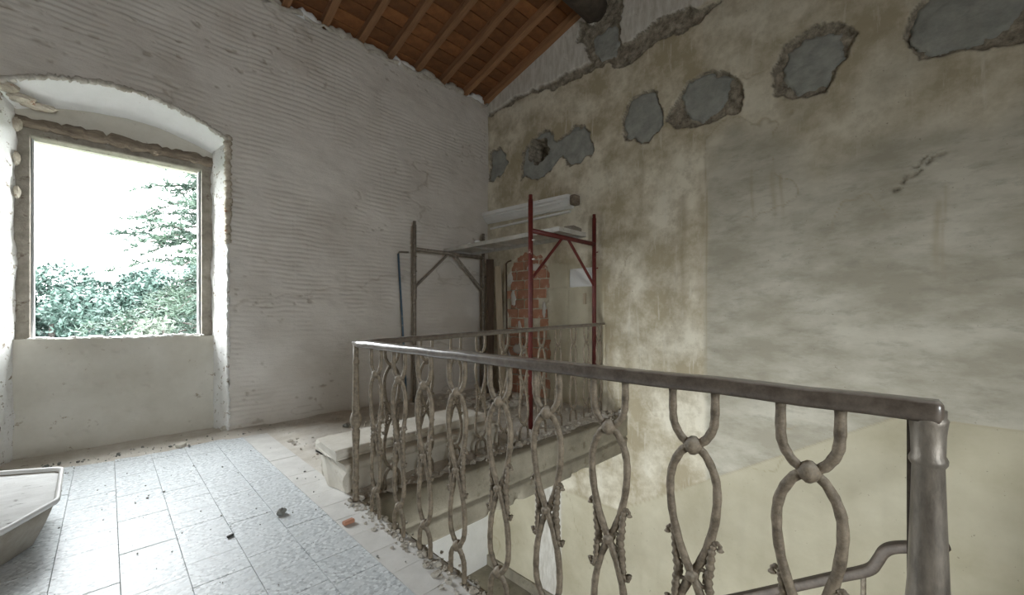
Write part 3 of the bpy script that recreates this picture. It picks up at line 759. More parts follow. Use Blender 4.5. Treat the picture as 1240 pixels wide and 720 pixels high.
# ------------------------------------------------------------------ lower floor and stair flights
struct(MB().box(XS, XR, YB, YL, ZL - 0.2, ZL).build('floor_lower', 'slab_stone'), 'dim floor at the bottom of the stairwell')
st = struct(empty('staircase', (2.7, 0.1, ZL)), 'stone stair flights going down in the stairwell')
inv = Matrix.Translation((-2.7, -0.1, -ZL))
sm = {}
for k in range(7):
    z = -1.12 - 0.185 * (k + 1)
    o = MB().box(2.66, XR - 0.01, 0.1 + 0.28 * k, 0.1 + 0.28 * (k + 1) + 0.02, z - 0.16, z, 0.008).build('step', 'tread_stone', st); o.matrix_parent_inverse = inv
for k in range(5):
    z = -0.187 * (k + 1)
    o = MB().box(XE + 0.27 * k, XE + 0.27 * (k + 1) + 0.02, -1.25, -0.08, z - 0.16, z, 0.008).build('step', 'tread_stone', st); o.matrix_parent_inverse = inv
o = MB().box(XE + 1.35, XR - 0.01, -1.25, 0.1, -1.28, -1.12, 0.008).build('landing', 'tread_stone', st); o.matrix_parent_inverse = inv

# ------------------------------------------------------------------ roof
def zr(y): return EAVE + SLOPE * (YL - y) if y > YRIDGE else EAVE + SLOPE * (YL - YRIDGE) - SLOPE * (YRIDGE - y)
TH = 0.085
c = MB()
ys = [YL + 0.5, YRIDGE, YB - 0.4]
for dz in (TH + 0.045, TH + 0.12):
    pass
zz = [zr(y) + TH + 0.035 for y in ys]
c.add([(XS - 0.3, ys[0], zz[0]), (XR + 0.5, ys[0], zz[0]), (XR + 0.5, ys[1], zz[1]), (XS - 0.3, ys[1], zz[1]), (XR + 0.5, ys[2], zz[2]), (XS - 0.3, ys[2], zz[2]),
       (XS - 0.3, ys[0], zz[0] + 0.1), (XR + 0.5, ys[0], zz[0] + 0.1), (XR + 0.5, ys[1], zz[1] + 0.1), (XS - 0.3, ys[1], zz[1] + 0.1), (XR + 0.5, ys[2], zz[2] + 0.1), (XS - 0.3, ys[2], zz[2] + 0.1)],
      [(0, 1, 2, 3), (3, 2, 4, 5), (6, 9, 8, 7), (9, 11, 10, 8), (0, 6, 7, 1), (4, 10, 11, 5), (1, 7, 8, 2), (2, 8, 10, 4), (0, 3, 9, 6), (3, 5, 11, 9)])
ceiling = struct(c.build('ceiling', 'terracotta'), 'sloping roof underside of terracotta tiles on brown rafters')
RP = 0.383
ang = math.atan(SLOPE)
raf = [3.955 - RP * k for k in range(14)]
Lr = (YL + 0.15 - YRIDGE) / math.cos(ang)
me_r = []
for i in range(4):
    mb = MB(); n = 16; W = 0.036
    pts = []
    for k in range(n + 1):
        y = -Lr / 2 + Lr * k / n
        j1, j2 = random.uniform(-0.004, 0.004), random.uniform(-0.005, 0.005)
        pts.append([(-W + j1, y, 0 + j2), (W + j1, y, 0 + j2), (W + j1, y, TH), (-W + j1, y, TH)])
    vs_ = [p for q in pts for p in q]; fs = [(0, 1, 2, 3), tuple(4 * n + t for t in (3, 2, 1, 0))]
    for k in range(n):
        for t in range(4): fs.append((4 * k + t, 4 * k + (t + 1) % 4, 4 * (k + 1) + (t + 1) % 4, 4 * (k + 1) + t))
    me = mb.add(vs_, fs).mesh('rafter'); me.materials.append(M['rafter_wood']); me_r.append(me)
ymid = (YL + 0.15 + YRIDGE) / 2
for i, x in enumerate(raf):
    o = bpy.data.objects.new('rafter', me_r[i % 4]); COL.objects.link(o); o.parent = ceiling
    o.location = (x + (0 if i == 0 else random.uniform(-0.012, 0.012)), ymid, zr(ymid)); o.rotation_euler = (-ang, 0, 0)
    o = bpy.data.objects.new('rafter', me_r[(i + 1) % 4]); COL.objects.link(o); o.parent = ceiling
    ym2 = (YRIDGE + YB) / 2
    o.location = (x, ym2, zr(ym2)); o.rotation_euler = (ang, 0, 0)
tv, tf = bm_box(-RP / 2 + 0.003, RP / 2 - 0.003, -0.072, 0.072, 0, 0.028, 0.004)
t_me = MB().add(tv, tf).mesh('ceiling_tile'); t_me.materials.append(M['terracotta'])
for k in range(9):
    xc = (raf[k] + raf[k + 1]) / 2 if k < 13 else 0
    y = YL + 0.05
    while y > 2.30:
        o = bpy.data.objects.new('ceiling_tile', t_me); COL.objects.link(o); o.parent = ceiling
        o.location = (xc + random.uniform(-0.004, 0.004), y, zr(y) + TH + random.uniform(0.0, 0.006))
        o.rotation_euler = (-ang + random.uniform(-0.03, 0.03), random.uniform(-0.012, 0.012), random.uniform(-0.015, 0.015))
        y -= 0.150
# old dark main beam, its end bedded in the plaster wall
bp = [V3((XR + 0.12 - 0.28 * i, 2.63 + random.uniform(-0.015, 0.015), 4.62 + random.uniform(-0.01, 0.01))) for i in range(20)]
MB().tube(bp, [random.uniform(0.135, 0.155) for _ in bp], 12).build('purlin', 'old_beam', ceiling, True)
# lumps of mortar filling the gaps between rafters on top of the window wall
for k in range(10):
    xa, xb = raf[k + 1] + 0.036, raf[k] - 0.036
    n = 9; P = []; rs = []
    for i in range(n):
        t = i / (n - 1)
        P.append(V3((xa + (xb - xa) * t, YL + 0.045 + random.uniform(-0.012, 0.012), 4.195 + random.uniform(-0.015, 0.025))))
        rs.append(random.uniform(0.045, 0.075) * (0.6 + 0.5 * math.sin(math.pi * t)))
    MB().tube(P, rs, 9).build('mortar_fill', 'mortar' if k % 3 else 'white_plaster', wall_left, True)
P = [V3((XS + 0.06 * i, YL + 0.004 + random.uniform(-0.01, 0.01), 4.165 + 0.018 * math.sin(i * 1.3) + random.uniform(-0.02, 0.02))) for i in range(89)]
MB().tube(P, [random.uniform(0.010, 0.030) for _ in P], 7).build('broken_edge', 'mortar', wall_left, True)

# ------------------------------------------------------------------ wrought-iron balustrade
def baluster_meshes():
    z_top, z_c = 0.925, 0.450
    W1, W2 = 0.050, 0.056
    left = [(-W1, z_top), (-W1, 0.86), (-0.046, 0.822), (-0.030, 0.792), (-0.011, 0.772), (-0.030, 0.750), (-0.050, 0.708), (-W2, 0.655), (-0.048, 0.580), (-0.026, 0.505), (0.0, z_c),
            (0.026, 0.395), (0.047, 0.320), (W2 - 0.002, 0.245), (0.049, 0.192), (0.030, 0.155), (0.011, 0.134), (0.030, 0.115), (0.046, 0.088), (W1, 0.055), (W1, 0.0)]
    bars = MB()
    for sgn, dy in ((1, -0.0035), (-1, 0.0035)):
        P = catmull([(sgn * a, dy, z) for a, z in left], 4)
        bars.tube(P, [0.0104 + 0.0007 * math.sin(i * 2.1) for i in range(len(P))], 8)
    me_bar = bars.mesh('baluster', True)
    def collar(z):
        c = MB()
        pr_ = [(0.0205 * math.cos(a) * (1.0 + (0.10 if abs(a) < 0.25 else 0.0)) + 0.001, 0.0215 * math.sin(a)) for a in [(-90 + 180 * i / 14) * math.pi / 180 for i in range(15)]]
        c.lathe(pr_, (0, 0, 0), 16)
        c.v = [(v[2], v[1], v[0] + z) for v in c.v]      # barrel lies across the two bars
        return c.mesh('collar', True)
    ros = MB()
    ros.ball((0, -0.015, z_c), 0.0125, (1, 0.8, 1), 10, 7); ros.ball((0, 0.015, z_c), 0.0125, (1, 0.8, 1), 10, 7)
    ros.ball((0, 0, z_c), 0.016, (1, 0.9, 1), 10, 7)
    for s in (-1, 1):
        for t in (-1, 1):
            P = catmull([(s * 0.006, 0, z_c + t * 0.004), (s * 0.020, 0, z_c + t * 0.020), (s * 0.031, 0, z_c + t * 0.018), (s * 0.033, 0, z_c + t * 0.008), (s * 0.025, 0, z_c + t * 0.006)], 4)
            ros.tube(P, [0.0052] * (len(P) - 3) + [0.0058, 0.0066, 0.006], 6)
    me_ros = ros.mesh('rosette', True)
    leaves = []
    for s in (-1, 1):
        lf = MB()
        ctrl = [(s * 0.064, 0.082), (s * 0.063, 0.096), (s * 0.053, 0.098), (s * 0.047, 0.084), (s * 0.0435, 0.060), (s * 0.041, 0.030), (s * 0.037, 0.0), (s * 0.041, -0.030), (s * 0.0435, -0.060), (s * 0.047, -0.084), (s * 0.053, -0.098), (s * 0.063, -0.096), (s * 0.064, -0.082)]
        P = catmull([(a, 0, z_c + b) for a, b in ctrl], 5); n = len(P); rs = []
        for i in range(n):
            u = abs(i - (n - 1) / 2) / ((n - 1) / 2)
            rs.append((0.0075 if u > 0.92 else 0.0045 + 0.0055 * max(0, 1 - (u / 0.82) ** 2)) * (1 + 0.22 * math.sin(i * 1.9)))
        lf.tube(P, rs, 7)
        leaves.append(lf.mesh('leaf', True))
    return me_bar, collar(0.772), collar(0.134), me_ros, leaves
bal = baluster_meshes()
for me in (bal[0], bal[1], bal[2], bal[3], *bal[4]): me.materials.append(M['iron'])
XA = 1.035
rail = tag(empty('stair_railing', (XA, 2.33, 0)), 'ornate wrought-iron railing turning a corner around the stairwell', 'railing')
rinv = Matrix.Translation((-XA, -2.33, 0))
def rpart(o, parent=None):
    if parent is None:
        o.parent = rail; o.matrix_parent_inverse = rinv
    return o
def baluster(loc, rz, tilt=0.0):
    b0 = bpy.data.objects.new('baluster', bal[0]); COL.objects.link(b0); b0.parent = rail; b0.matrix_parent_inverse = rinv
    b0.location = loc; b0.rotation_euler = (0, tilt, rz)
    for nm, me in (('collar', bal[1]), ('collar', bal[2]), ('rosette', bal[3]), ('leaf', bal[4][0]), ('leaf', bal[4][1])):
        c = bpy.data.objects.new(nm, me); COL.objects.link(c); c.parent = b0
    return b0
# along the near side: positions read from the photograph's paired tops
tops = [(448, 461), (475.5, 491), (506, 525), (544, 565), (590, 617), (647, 679), (719, 758.5), (812, 865), (940, 1014)]
for a, b2 in tops:
    yy = []
    for q in (a, b2):
        t = (q - 620) / F_PX; yy.append(XA * (1 - t) / (1 + t))
    baluster((XA + random.uniform(-0.004, 0.004), sum(yy) / 2, 0.0), R90, random.uniform(-0.008, 0.008))
# along the far side
BA, BB = V3((1.045, 2.335, 0)), V3((3.965, 2.515, 0))
bdir = (BB - BA).normalized(); brz = math.atan2(bdir.y, bdir.x)
for k in range(11):
    x = 1.275 + 0.2605 * k
    p = BA + bdir * ((x - BA.x) / bdir.x)
    o = baluster((p.x, p.y, 0.0), brz, random.uniform(-0.010, 0.010))
    o.scale = (1, 1, (0.925 + 0.055 * (x - 1.045) / 2.92) / 0.925)
# handrails: flattened bar with rounded top
hp = [(-0.024, -0.012), (-0.020, -0.020), (0.020, -0.020), (0.024, -0.012), (0.025, 0.006), (0.0235, 0.013), (0.019, 0.0172), (0.0175, 0.0175), (-0.0175, 0.0175), (-0.019, 0.0172), (-0.0235, 0.013), (-0.025, 0.006)]
def rail_bar(pts, name, sc=1.0, seg=24):
    mb = MB(); n = len(hp); vs_, fs = [], []
    P = [V3(p) for p in pts]
    for i, p in enumerate(P):
        d = (P[min(i + 1, len(P) - 1)] - P[max(i - 1, 0)]).normalized(); side = d.cross(V3((0, 0, 1))).normalized(); u = side.cross(d)
        k = sc * (0.55 if i in (0, len(P) - 1) else 1.0)
        vs_ += [p + side * a * k + u * b2 * k for a, b2 in hp]
    for i in range(len(P) - 1):
        for j in range(n): fs.append((i * n + j, i * n + (j + 1) % n, (i + 1) * n + (j + 1) % n, (i + 1) * n + j))
    fs += [tuple(range(n - 1, -1, -1)), tuple((len(P) - 1) * n + j for j in range(n))]
    return mb.add(vs_, fs).mesh(name, True)
def lerp_pts(a, b2, n, wob=0.002):
    a, b2 = V3(a), V3(b2)
    return [a.lerp(b2, i / n) + (V3((random.uniform(-wob, wob), random.uniform(-wob, wob), random.uniform(-wob, wob))) if 0 < i < n else V3((0, 0, 0))) for i in range(n + 1)]
A0, A1 = V3((XA, -0.034, 0.930)), V3((XA, 2.36, 0.930))
pts = [A0, A0 + V3((0, 0.006, 0))] + lerp_pts(A0 + V3((0, 0.012, 0)), A1, 26)
rpart(link(rail_bar(pts, 'handrail'), 'handrail', 'handrail'))
pts = lerp_pts((XA + 0.01, 2.336, 0.930), (XR + 0.01, 2.517, 0.990), 24)
rpart(link(rail_bar(pts, 'handrail', 0.95), 'handrail', 'handrail'))
# corner post with a ball, and the stout turned post at the near end
cp = MB().lathe([(0.020, 0.0), (0.020, 0.02), (0.016, 0.03), (0.016, 0.12), (0.020, 0.13), (0.020, 0.14), (0.0165, 0.15), (0.019, 0.33), (0.023, 0.40), (0.023, 0.415), (0.018, 0.425), (0.026, 0.440), (0.033, 0.470), (0.033, 0.485), (0.026, 0.515), (0.018, 0.528), (0.023, 0.54), (0.023, 0.55), (0.0195, 0.60), (0.0155, 0.80), (0.019, 0.81), (0.019, 0.825), (0.0155, 0.835), (0.016, 0.93)], (XA, 2.335, 0.0), 16)
rpart(cp.build('corner_post', 'iron', smooth=True))
ep = MB().lathe([(0.034, -0.20), (0.034, 0.03), (0.026, 0.05), (0.026, 0.13), (0.030, 0.15), (0.024, 0.17), (0.029, 0.36), (0.036, 0.40), (0.030, 0.415), (0.042, 0.45), (0.044, 0.47), (0.040, 0.50), (0.030, 0.52), (0.036, 0.535), (0.032, 0.555), (0.0275, 0.62), (0.0245, 0.72), (0.0215, 0.828), (0.0255, 0.835), (0.0260, 0.842), (0.0225, 0.850), (0.0235, 0.885), (0.0255, 0.905), (0.0270, 0.912), (0.024, 0.917), (0.024, 0.93)], (XA + 0.004, -0.0145, 0.0), 28)
rpart(ep.build('end_post', 'post_iron', smooth=True))
rpart(MB().box(XA + 0.006, XA + 0.014, 0.006, 0.013, -0.2, 0.915).build('flat_bar', 'handrail'))
# rail of the flight below
XL = 2.70
low = tag(empty('lower_handrail', (XL, 0.12, -1.12)), 'dark stair handrail with gooseneck bend, down inside the stairwell', 'handrail')
linv = Matrix.Translation((-XL, -0.12, 1.12))
key = [(1150, 661), (1110, 661), (1082, 662), (1070, 667), (1063, 677), (1055, 687), (1040, 692), (1015, 697), (960, 709), (900, 722)]
K = [px(a, b2, X=XL) for a, b2 in key]
d = (K[-1] - K[-2]).normalized()
d = V3((0, 0.82, -0.57))
ext = [K[-1] + d * t for t in (0.3, 0.8, 1.4, 2.0)]
P = catmull(K + ext, 4)
o = link(rail_bar(P, 'rail', 1.15), 'rail', 'old_rail', low); o.matrix_parent_inverse = linv
for k in range(14):
    y = K[5].y + 0.03 + 0.145 * k
    zt = np.interp(y, [p.y for p in P], [p.z for p in P])
    stp = -1.12 - 0.185 * max(0, int((y - 0.1) / 0.28) + 1)
    stp = max(stp, ZL)
    q = MB().tube([(XL, y, stp), (XL, y, (stp + zt) / 2), (XL, y, zt - 0.01)], [0.011, 0.012, 0.011], 8).build('baluster', 'iron', low, True); q.matrix_parent_inverse = linv

# ------------------------------------------------------------------ scaffolding
def scaffold(name, x0, x1, y, mat, label, feet):
    s = tag(empty(name, ((x0 + x1) / 2, y, 0)), label, 'scaffold frame', 'scaffold frames carrying the plank')
    iv = Matrix.Translation((-(x0 + x1) / 2, -y, 0))
    def add(mb, nm, m=mat, smooth=True):
        o = mb.build(nm, m, s, smooth); o.matrix_parent_inverse = iv
    for x in (x0, x1):
        add(MB().tube([(x, y, 0.008), (x, y, 1.2), (x, y, 2.19)], 0.0235, 14), 'pole')
        add(MB().tube([(x, y, 2.13), (x, y, 2.235)], 0.0190, 12), 'spigot')
        add(MB().tube([(x, y, 0.0), (x, y, 0.010)], 0.055, 16), 'foot_plate', smooth=False)
        sg = 1 if x == x0 else -1
        for z in (0.45, 1.62, 1.80):
            add(MB().tube([(x, y - 0.022, z), (x, y - 0.050, z)], 0.0075, 8), 'pin', 'pin' if mat == 'scaffold_red' and sg > 0 else mat)
        add(MB().box(x + sg * 0.020 - 0.008, x + sg * 0.020 + 0.008, y - 0.012, y + 0.012, 1.28, 1.46, 0.003), 'gusset', smooth=False)
    add(MB().tube([(x0, y, 1.895), (x1, y, 1.895)], 0.0235, 14), 'transom')
    xm = (x0 + x1) / 2
    add(MB().tube([(x0 + 0.01, y, 1.42), (x0 + 0.03, y, 1.45), (xm - 0.07, y, 1.868), (xm - 0.05, y, 1.885)], 0.0155, 10), 'brace')
    add(MB().tube([(x1 - 0.01, y, 1.42), (x1 - 0.03, y, 1.45), (xm + 0.07, y, 1.868), (xm + 0.05, y, 1.885)], 0.0155, 10), 'brace')
scaffold('scaffold', 2.655, 3.765, 4.34, 'scaffold_old', 'rusty brown scaffold frame standing against the window wall', True)
scaffold('scaffold', 2.850, 3.925, 2.60, 'scaffold_red', 'dark red scaffold frame beside the end of the railing', True)
pl = tag(empty('scaffold_plank', (3.40, 3.4, 1.92)), 'grey metal scaffold plank lying across the two frames', 'plank')
piv = Matrix.Translation((-3.40, -3.4, -1.92))
def pp(mb, nm, mat='plank_metal'):
    o = mb.build(nm, mat, pl); o.matrix_parent_inverse = piv
pp(MB().box(3.16, 3.62, 2.50, 4.44, 1.962, 1.968), 'deck')
pp(MB().box(3.16, 3.168, 2.50, 4.44, 1.922, 1.962), 'side_flange'); pp(MB().box(3.612, 3.62, 2.50, 4.44, 1.922, 1.962), 'side_flange')
for y in (2.75, 3.15, 3.55, 3.95): pp(MB().box(3.168, 3.612, y - 0.02, y + 0.02, 1.935, 1.962), 'cross_rib')
for y in (2.50, 4.43): pp(MB().box(3.168, 3.612, y, y + 0.008, 1.922, 1.962), 'end_flange')
# bits lying on the plank and on the transom
def lump(name, c, sc, mat, label, cat, seed, group=None):
    random.seed(seed)
    o = MB().ball((0, 0, 0), 1.0, sc, 9, 6, 0.18).build(name, mat); o.location = c
    return tag(o, label, cat, group)
v, f = bm_box(-0.10, 0.10, -0.06, 0.06, -0.03, 0.03, 0.006, 0.006)
o = MB().add(v, f).build('timber_offcut', 'frame_wood'); o.location = (3.53, 2.61, 1.998); o.rotation_euler = (0, 0, 0.2)
tag(o, 'short weathered timber offcut lying on the plank end by the red frame', 'wood')
lump('plaster_lump', (3.20, 3.80, 1.984), (0.03, 0.04, 0.018), 'white_plaster', 'small white plaster lump on the left edge of the scaffold plank', 'rubble', 3)
lump('plaster_lump', (3.22, 3.98, 1.981), (0.022, 0.03, 0.015), 'white_plaster', 'tiny white plaster crumb on the scaffold plank nearest the corner', 'rubble', 4)

# ------------------------------------------------------------------ moulded cornice over the blocked doorway
co = tag(empty('door_cornice', (XR, 3.7, 2.42)), 'white moulded cornice above the blocked doorway in the corner', 'moulding')
civ = Matrix.Translation((-XR, -3.7, -2.42))
prof = [(-0.03, -0.085), (0.030, -0.085), (0.040, -0.070), (0.055, -0.062), (0.070, -0.040), (0.092, -0.020), (0.105, -0.012), (0.105, 0.006), (0.120, 0.012), (0.135, 0.020), (0.135, 0.062), (-0.03, 0.070)]
def cp_(mb, nm, mat):
    o = mb.build(nm, mat, co); o.matrix_parent_inverse = civ
cp_(MB().extrude([(-a, b2) for a, b2 in prof], (XR, 2.93, 2.462), (XR, 4.48, 2.512)), 'moulding', 'white_plaster')
cp_(MB().box(XR - 0.03, XR + 0.03, 2.98, 4.42, 2.335, 2.362, 0.004), 'lower_fillet', 'white_plaster')
cp_(MB().box(XR - 0.10, XR + 0.03, 2.845, 2.925, 2.40, 2.515, 0.010), 'timber_end', 'rotten_wood')
v, f = bm_box(-0.012, 0.012, -0.016, 0.016, -0.065, 0.065, 0.003)
o = MB().add(v, f).build('wall_batten', 'pale_wood'); o.location = (XR - 0.020, 2.76, 1.28)
tag(o, 'short upright wooden batten fixed to the plaster behind the red frame', 'batten')
us = np.arange(2.64, 3.0, 0.012); vv = np.arange(1.42, 1.66, 0.012)
U, V = np.meshgrid(us, vv, indexing='ij')
d = np.minimum(np.minimum(U - 2.64, 2.99 - U), np.minimum(V - 1.42, 1.65 - V))
base = (fbm(U * 0.8, V * 0.8, 3) - 0.5) * 0.045
grid_mesh('filler_patch', np.stack([XR - base - 0.014 - 0.004 * fbm(U * 8, V * 8, 3) + 0.02 * (1 - sstep(0, 0.012, d)), U, V], -1), np.ones((len(us) - 1, len(vv) - 1), bool), {}, 'white_plaster', wall_right)

# ------------------------------------------------------------------ things leaning in the corner
def leaning(name, a, b2, wdt, dpt, mat, label, cat, group=None):
    a, b2 = V3(a), V3(b2); z = (b2 - a).normalized(); x = V3((1, -1, 0)).normalized(); x = (x - z * x.dot(z)).normalized(); y = z.cross(x)
    L = (b2 - a).length
    v, f = bm_box(-wdt / 2, wdt / 2, -dpt / 2, dpt / 2, 0, L, 0.004)
    o = MB().add(v, f).build(name, mat)
    m = Matrix((x, y, z)).transposed().to_4x4(); m.translation = a; o.matrix_world = m
    return tag(o, label, cat, group)
leaning('timber_plank', (3.74, 4.16, 0.0), (3.86, 4.30, 1.88), 0.10, 0.035, 'dark_wood', 'dark brown timber plank leaning upright in the room corner', 'plank')
leaning('timber_plank', (3.80, 3.98, 0.0), (3.93, 4.22, 1.78), 0.09, 0.022, 'pale_wood', 'pale dusty plank leaning beside the dark one in the corner', 'plank')
pr = tag(empty('prop_rod', (3.78, 3.84, 0)), 'thin dark rod with a bent tip leaning near the exposed bricks', 'rod')
o = MB().tube([(0, 0, 0.012), (0.06, 0.10, 0.9), (0.145, 0.20, 1.80)], 0.012, 8).build('shaft', 'dark_wood', pr, True)
o = MB().tube([(0.145, 0.20, 1.80), (0.150, 0.17, 1.825), (0.150, 0.11, 1.835)], 0.011, 8).build('bent_tip', 'dark_wood', pr, True)
hk = tag(empty('hooked_pipe', (2.50, 4.36, 0)), 'slim blue-grey pipe with a bent top leaning on the ribbed wall', 'pipe')
MB().tube([(0.06, 0, 0.012), (0.03, 0.05, 1.0), (0.0, 0.095, 1.83)], 0.0125, 10).build('shaft', 'blue_pipe', hk, True)
MB().tube([(0.0, 0.095, 1.83), (0.015, 0.093, 1.855), (0.05, 0.088, 1.86), (0.13, 0.075, 1.862)], 0.011, 8).build('bent_top', 'scaffold_old', hk, True)

# ------------------------------------------------------------------ stone treads stacked behind the railing
def tread(name, x0, x1, y0, y1, z0, z1, nos, label, sk, skew):
    us = np.linspace(x0, x1, 70)
    h = z1 - z0
    pf = [(y1, z0), (y0 + nos, z0), (y0 + nos, z1 - 0.055), (y0 + nos * 0.4, z1 - 0.048), (y0, z1 - 0.036), (y0 - 0.002, z1 - 0.020), (y0 + 0.005, z1 - 0.006), (y0 + 0.018, z1), (y1, z1), (y1, z0)]
    pp_ = []
    for (a, b2), (c, d) in zip(pf[:-1], pf[1:]):
        n = max(1, int(math.hypot(c - a, d - b2) / 0.025)); pp_ += [(a + (c - a) * i / n, b2 + (d - b2) * i / n) for i in range(n)]
    pp_.append(pf[-1]); pp_ = np.array(pp_)
    Ug = np.repeat(us[:, None], len(pp_), 1); Yg = np.repeat(pp_[None, :, 0], 70, 0).copy(); Zg = np.repeat(pp_[None, :, 1], 70, 0).copy()
    n1 = fbm(Ug * 8 + sk, Yg * 10 + Zg * 10, 4) - 0.5
    Yg += n1 * 0.008 + (Ug - x0) * skew; Zg += n1 * 0.006 * (Zg > z0 + 0.01)
    # broken left end
    e = np.arange(len(pp_))
    jag = (fbm(Yg[0] * 9 + sk, Zg[0] * 14, 4) - 0.3) * 0.07
    Ug[0] += jag; Ug[1] += jag * 0.6
    P = np.stack([Ug, Yg, Zg], -1)
    o = grid_mesh(name, P, np.ones((69, len(pp_) - 1), bool), {}, 'tread_stone', smooth=False)
    bm = bmesh.new(); bm.from_mesh(o.data); bmesh.ops.remove_doubles(bm, verts=bm.verts, dist=0.0008); bmesh.ops.holes_fill(bm, edges=[e for e in bm.edges if e.is_boundary], sides=0); bmesh.ops.recalc_face_normals(bm, faces=bm.faces); bm.to_mesh(o.data); bm.free()
    return tag(o, label, 'stone slab', 'stone treads stacked behind the railing')
tread('stone_tread', 1.00, 2.36, 2.445, 2.84, 0.004, 0.185, 0.014, 'thick nosed stone tread lying on the floor, lower of the stacked pair', 3, 0.055)
tread('stone_tread', 0.98, 2.27, 2.520, 2.88, 0.191, 0.255, 0.010, 'thin pale stone tread, upper of the stacked pair behind the railing', 8, 0.055)

# ------------------------------------------------------------------ mortar tub at the left
def tub():
    t = tag(empty('mortar_tub', (-0.50, 3.10, 0)), 'white plastic mortar tub with dried plaster on the floor by the window', 'tub')
    rim = [(0.20, -0.47), (0.335, -0.215), (0.34, -0.19), (0.325, 0.36), (0.305, 0.395), (0.05, 0.55), (0.0, 0.56), (-0.30, 0.45), (-0.36, 0.38), (-0.38, -0.20), (-0.36, -0.25), (-0.15, -0.52), (-0.10, -0.545), (0.15, -0.50)]
    def loop(k, z, dx=0, dy=0):
        out = []
        P = [V3((a, b2, 0)) for a, b2 in rim]; n = len(P)
        for i in range(n):
            p0, p1, p2, p3 = P[i - 1], P[i], P[(i + 1) % n], P[(i + 2) % n]
            for s in range(4):
                q = s / 4
                c = p1.lerp(p2, q)
                out.append((c.x * k + dx, c.y * k + dy, z))
        return out
    def shell(loops, cap0, cap1):
        mb = MB(); n = len(loops[0]); vs_ = [p for l in loops for p in l]; fs = []
        for i in range(len(loops) - 1):
            for j in range(n): fs.append((i * n + j, i * n + (j + 1) % n, (i + 1) * n + (j + 1) % n, (i + 1) * n + j))
        if cap0: fs.append(tuple(range(n - 1, -1, -1)))
        if cap1: fs.append(tuple((len(loops) - 1) * n + j for j in range(n)))
        return mb.add(vs_, fs)
    shell([loop(0.70, 0.0), loop(0.74, 0.010), loop(0.86, 0.11), loop(0.955, 0.205), loop(0.94, 0.205), loop(0.85, 0.115), loop(0.83, 0.10)], True, True).build('body', 'tub_shaded', t, True)
    shell([loop(0.945, 0.200), loop(0.985, 0.198), loop(1.0, 0.206), loop(1.0, 0.218), loop(0.985, 0.224), loop(0.955, 0.222), loop(0.94, 0.212), loop(0.945, 0.200)], False, False).build('rim', 'tub_plastic', t, True)
    L0 = loop(0.945, 0.200)
    mb = MB(); n = len(L0); rings = [1.0, 0.85, 0.65, 0.45, 0.25, 0.08]; vs_ = []; fs = []
    for r in rings:
        for (x, y, z) in L0:
            vs_.append((x * r, y * r, z + 0.016 * (float(fbm(np.array(x * r * 6 + 9), np.array(y * r * 6 + 4), 3)) - 0.5) * (r < 1) + 0.010 * (1 - r)))
    for i in range(len(rings) - 1):
        for j in range(n): fs.append((i * n + j, i * n + (j + 1) % n, (i + 1) * n + (j + 1) % n, (i + 1) * n + j))
    fs.append(tuple((len(rings) - 1) * n + j for j in range(n)))
    o = mb.add(vs_, fs).build('dried_plaster', 'tub_fill', t, True); o['label'] = 'dirty dried plaster filling'
tub()

# ------------------------------------------------------------------ loose bits on the floor
def floor_bit(name, x, y, size, mat, label, cat, seed, rz=0.0, boxy=True):
    random.seed(seed); p = px(x, y, Z=0.0)
    if boxy:
        v, f = bm_box(-size[0] / 2, size[0] / 2, -size[1] / 2, size[1] / 2, 0, size[2], size[2] * 0.18, size[2] * 0.12)
        o = MB().add(v, f).build(name, mat)
    else:
        o = MB().ball((0, 0, size[2] * 0.75), 1.0, (size[0] / 2, size[1] / 2, size[2] * 0.8), 9, 6, 0.25).build(name, mat)
    o.location = (p.x, p.y, 0.0015); o.rotation_euler = (0, 0, rz)
    return tag(o, label, cat)
floor_bit('brick_fragment', 422, 634, (0.055, 0.026, 0.020), 'brick', 'small broken piece of red brick on the border tiles by the railing', 'brick', 1, 0.1)
floor_bit('black_chip', 279, 650, (0.030, 0.013, 0.011), 'black_bit', 'tiny black oblong chip on the pale tiles', 'debris', 2, 0.35)
floor_bit('grey_stone', 341, 623, (0.05, 0.035, 0.022), 'grey_stone', 'small dark grey stone on the tiles between window and railing', 'stone', 3, 0.5, False)
floor_bit('plaster_chip', 219, 541, (0.07, 0.045, 0.030), 'tread_stone', 'angular plaster chip on the dust under the window', 'rubble', 4, 0.9)
floor_bit('grey_stone', 420, 517.5, (0.075, 0.05, 0.028), 'grey_stone', 'small stone on the dusty floor beyond the corner post', 'stone', 5, 0.2, False)
floor_bit('plaster_chip', 276, 523, (0.12, 0.07, 0.045), 'mortar', 'brownish mortar lump at the foot of the niche corner', 'rubble', 6, 0.4, False)
random.seed(21)
def rubble_field(name, spots, mat, label, par=None):
    mb = MB()
    for (x, y, z, r) in spots:
        sc = (random.uniform(0.7, 1.3), random.uniform(0.7, 1.3), random.uniform(0.5, 0.9))
        mb.ball((x, y, z + r * sc[2] * 0.5), r, sc, 6, 4, 0.3)
    o = mb.build(name, mat); o['kind'] = 'stuff'
    if par is not None: o.parent = par
    else: o['label'] = label; o['category'] = 'rubble'
    return o
sp = []
for i in range(520):                       # crumbs along the feet of the near railing
    y = random.uniform(0.3, 2.36); sp.append((random.gauss(1.02, 0.028), y, 0.0, min(0.018, 0.003 + random.expovariate(1 / 0.0035))))
for i in range(420):                       # broken mortar under the far railing
    x = random.uniform(1.06, 3.95); sp.append((x, YE + 0.06 + abs(random.gauss(0.06, 0.07)) + 0.05 * (x - 1) / 2.9, 0.004, min(0.035, 0.004 + random.expovariate(1 / 0.007))))
rubble_field('mortar_crumbs', sp, 'mortar', 'broken mortar crumbs along the feet of the railing')
sp = []
